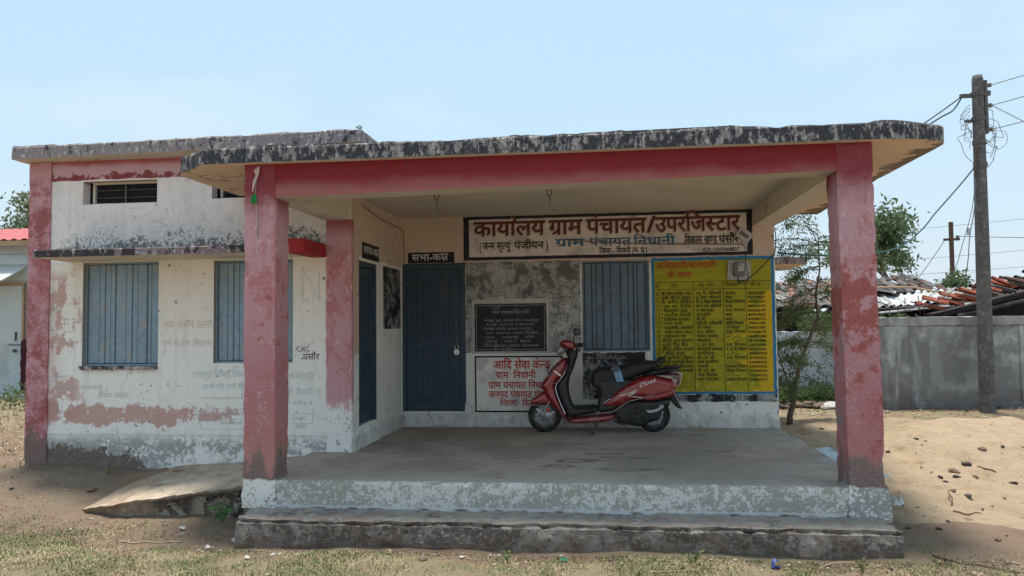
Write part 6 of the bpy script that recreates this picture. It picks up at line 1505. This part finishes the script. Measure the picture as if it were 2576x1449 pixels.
tw(1.2, 5.6, .38, -.5, .004, "dry root straggling from the step's crumbled corner", mat=TWM, lift=.03)
tw(1.45, 5.55, .45, .25, .004, "pale dry stalk arching before the step's far end", lift=.05)
tw(2.35, 5.9, .75, -.55, .007, "long brown twig lying across the soil at the sand's near edge", mat=TWM)
tw(3.10, 7.35, .20, 1.3, .006, "short forked twig standing in the sand", sand_h, TWM, .05)
tw(3.95, 8.3, .26, 1.9, .007, "knobbly brown twig on the sand behind the dark stones", sand_h, TWM)
tw(3.05, 7.2, .22, -.1, .005, "curved brown twig lying flat on the sand", sand_h, TWM)
tw(3.75, 7.5, .2, -.2, .005, "thin twig beside the wedge of stone on the sand", sand_h, TWM)
tw(2.3, 8.95, .22, -1.1, .014, "short weathered wooden stub by the porch floor edge", lambda x, y: sand_h(x, y)+.05, TWM)
# crumpled sheet beside the floor, packets and scraps
def crumple(name, x, y, w, d, seed, mat, label, hf, amp=.03, cat="scrap", rz=0, lift=.01, n=9):
    m = MB(); c, s_ = math.cos(rz), math.sin(rz)
    for i in range(n+1):
        for j in range(n+1):
            u, v = (i/n-.5)*w, (j/n-.5)*d; xx = x+c*u-s_*v; yy = y+s_*u+c*v; a = abs(nz(xx, yy, seed, 2.2/max(w, d)))*amp*1.6+abs(nz(xx, yy, seed+3, 6/max(w, d)))*amp
            m.v.append((xx+nz(xx, yy, seed, 20)*w*.06, yy, hf(xx, yy)+lift+a))
    m.f = [(i*(n+1)+j, (i+1)*(n+1)+j, (i+1)*(n+1)+j+1, i*(n+1)+j+1) for i in range(n) for j in range(n)]; m.mi = [0]*len(m.f)
    return m.obj(name, mat, label=label, cat=cat)
TARP = plain("pale_blue_plastic_sheet", (.42, .52, .58), .4, .15, 12, spec=.5)
crumple("plastic_sheet", 2.30, 7.72, .24, 1.5, 3, TARP, "pale blue plastic sheet crumpled along the porch floor edge", lambda x, y: -.06, .05, "sheet", rz=.06, lift=.0, n=14)
crumple("plastic_sheet", 2.44, 7.0, .20, .22, 5, plain("white_plastic", (.6, .6, .58), .5), "white scrap of plastic sticking out behind the far pillar", lambda x, y: -.30, .10, "sheet", lift=.0)
sp_ = plain("blue_snack_packet", (.03, .05, .22), .35, .2, 20, spec=.5); sy = plain("yellow_packet_print", (.45, .30, .05), .4)
pkt = empty("snack_packet", (1.18, 5.58, -.4), "small blue and yellow snack packet in the grass before the step", "wrapper")
m = MB(); zb_ = gh(1.18, 5.58); m.add([(1.145, 5.57, zb_), (1.215, 5.58, zb_), (1.20, 5.60, zb_+.05), (1.185, 5.605, zb_+.07), (1.160, 5.595, zb_+.06), (1.18, 5.555, zb_+.025)], [(0, 1, 5), (1, 2, 5), (2, 3, 5), (3, 4, 5), (4, 0, 5)]); m.obj("wrapper_body", sp_, pkt)
m = MB(); m.lathe([(0, -.002), (.013, -.002), (.013, .001), (0, .001)], 12, 'Y', (1.182, 5.552, zb_+.042)); m.obj("printed_spot", sy, pkt)
WS = plain("white_paper_scrap", (.62, .62, .60), .8)
for (x, y, s_, l) in ((-3.1, 5.78, .05, "crumpled white scrap below the corner of the step"), (-3.62, 6.28, .05, "white paper scrap under the ramp edge"), (-2.62, 5.42, .035, "square pale chip in the grass at the step's corner"), (-1.05, 5.60, .03, "tiny white scrap before the step"), (-2.98, 5.99, .07, "wisp of clear plastic caught at the corner of the step")):
    crumple("paper_scrap", x, y, s_, s_, int(x*100), WS, l, gh, s_*.5, n=4)
crumple("foil_scrap", -.30, 5.62, .045, .035, 7, plain("green_foil", (.01, .22, .10), .35, spec=.5), "bright green foil scrap at the foot of the step", gh, .02, n=4)
# small plants
def sprig(x, y, h, n, label, mat, seed, size=.05, z=None):
    r = random.Random(seed); root = empty("plant", (x, y, z if z is not None else gh(x, y)), label, "plant"); b = Vector((x, y, z if z is not None else gh(x, y))); m = MB(); lv = MB()
    for k in range(n):
        a = r.uniform(0, 6.28); d = Vector((math.cos(a)*.5, math.sin(a)*.4, r.uniform(.6, 1.2))).normalized(); tip = b+d*h*r.uniform(.5, 1); m.tube([b, b.lerp(tip, .5)+Vector((0, 0, .01)), tip], .0022, 4)
        for q in range(4):
            p = b.lerp(tip, .35+.2*q); dd = (d+Vector((r.gauss(0, .8), r.gauss(0, .8), r.gauss(0, .3)))).normalized(); s2 = dd.cross(Vector((r.gauss(0, 1), r.gauss(0, 1), 1))).normalized(); L = size*r.uniform(.6, 1.2)
            lv.add([p, p+dd*L*.5+s2*L*.28, p+dd*L-Vector((0, 0, L*.2)), p+dd*L*.5-s2*L*.28], [(0, 1, 2, 3)])
    m.obj("stem", mat, root); lv.obj("foliage", mat, root)
GL = plain("fresh_green_leaf", (.05, .15, .03), .5, .3, 20, spec=.4)
sprig(-3.33, 6.42, .17, 9, "bright green sprig growing against the ramp foot", GL, 3, .06, -.40)
sprig(-.72, 5.60, .10, 7, "low weed growing before the left half of the step", GGR, 5, .03); sprig(.62, 5.58, .11, 8, "low green weed under the middle of the step", GGR, 6, .03); sprig(1.75, 5.55, .12, 7, "straggly weed near the step's crumbled end", GGR, 8, .03)
sprig(-5.1, 7.45, .08, 6, "small weed at the foot of the limewashed wall", GGR, 9, .03)
sprig(-1.2, 6.5, .06, 7, "little tuft growing on the porch roof edge", GGR, 11, .03, 2.86); sprig(-2.42, 7.45, .05, 5, "tiny tuft on the upper roof's corner", GGR, 12, .03, 3.30)
# type set aside once all lettering is cut
for L_ in (LT, LB): bpy.data.objects.remove(L_.ob)
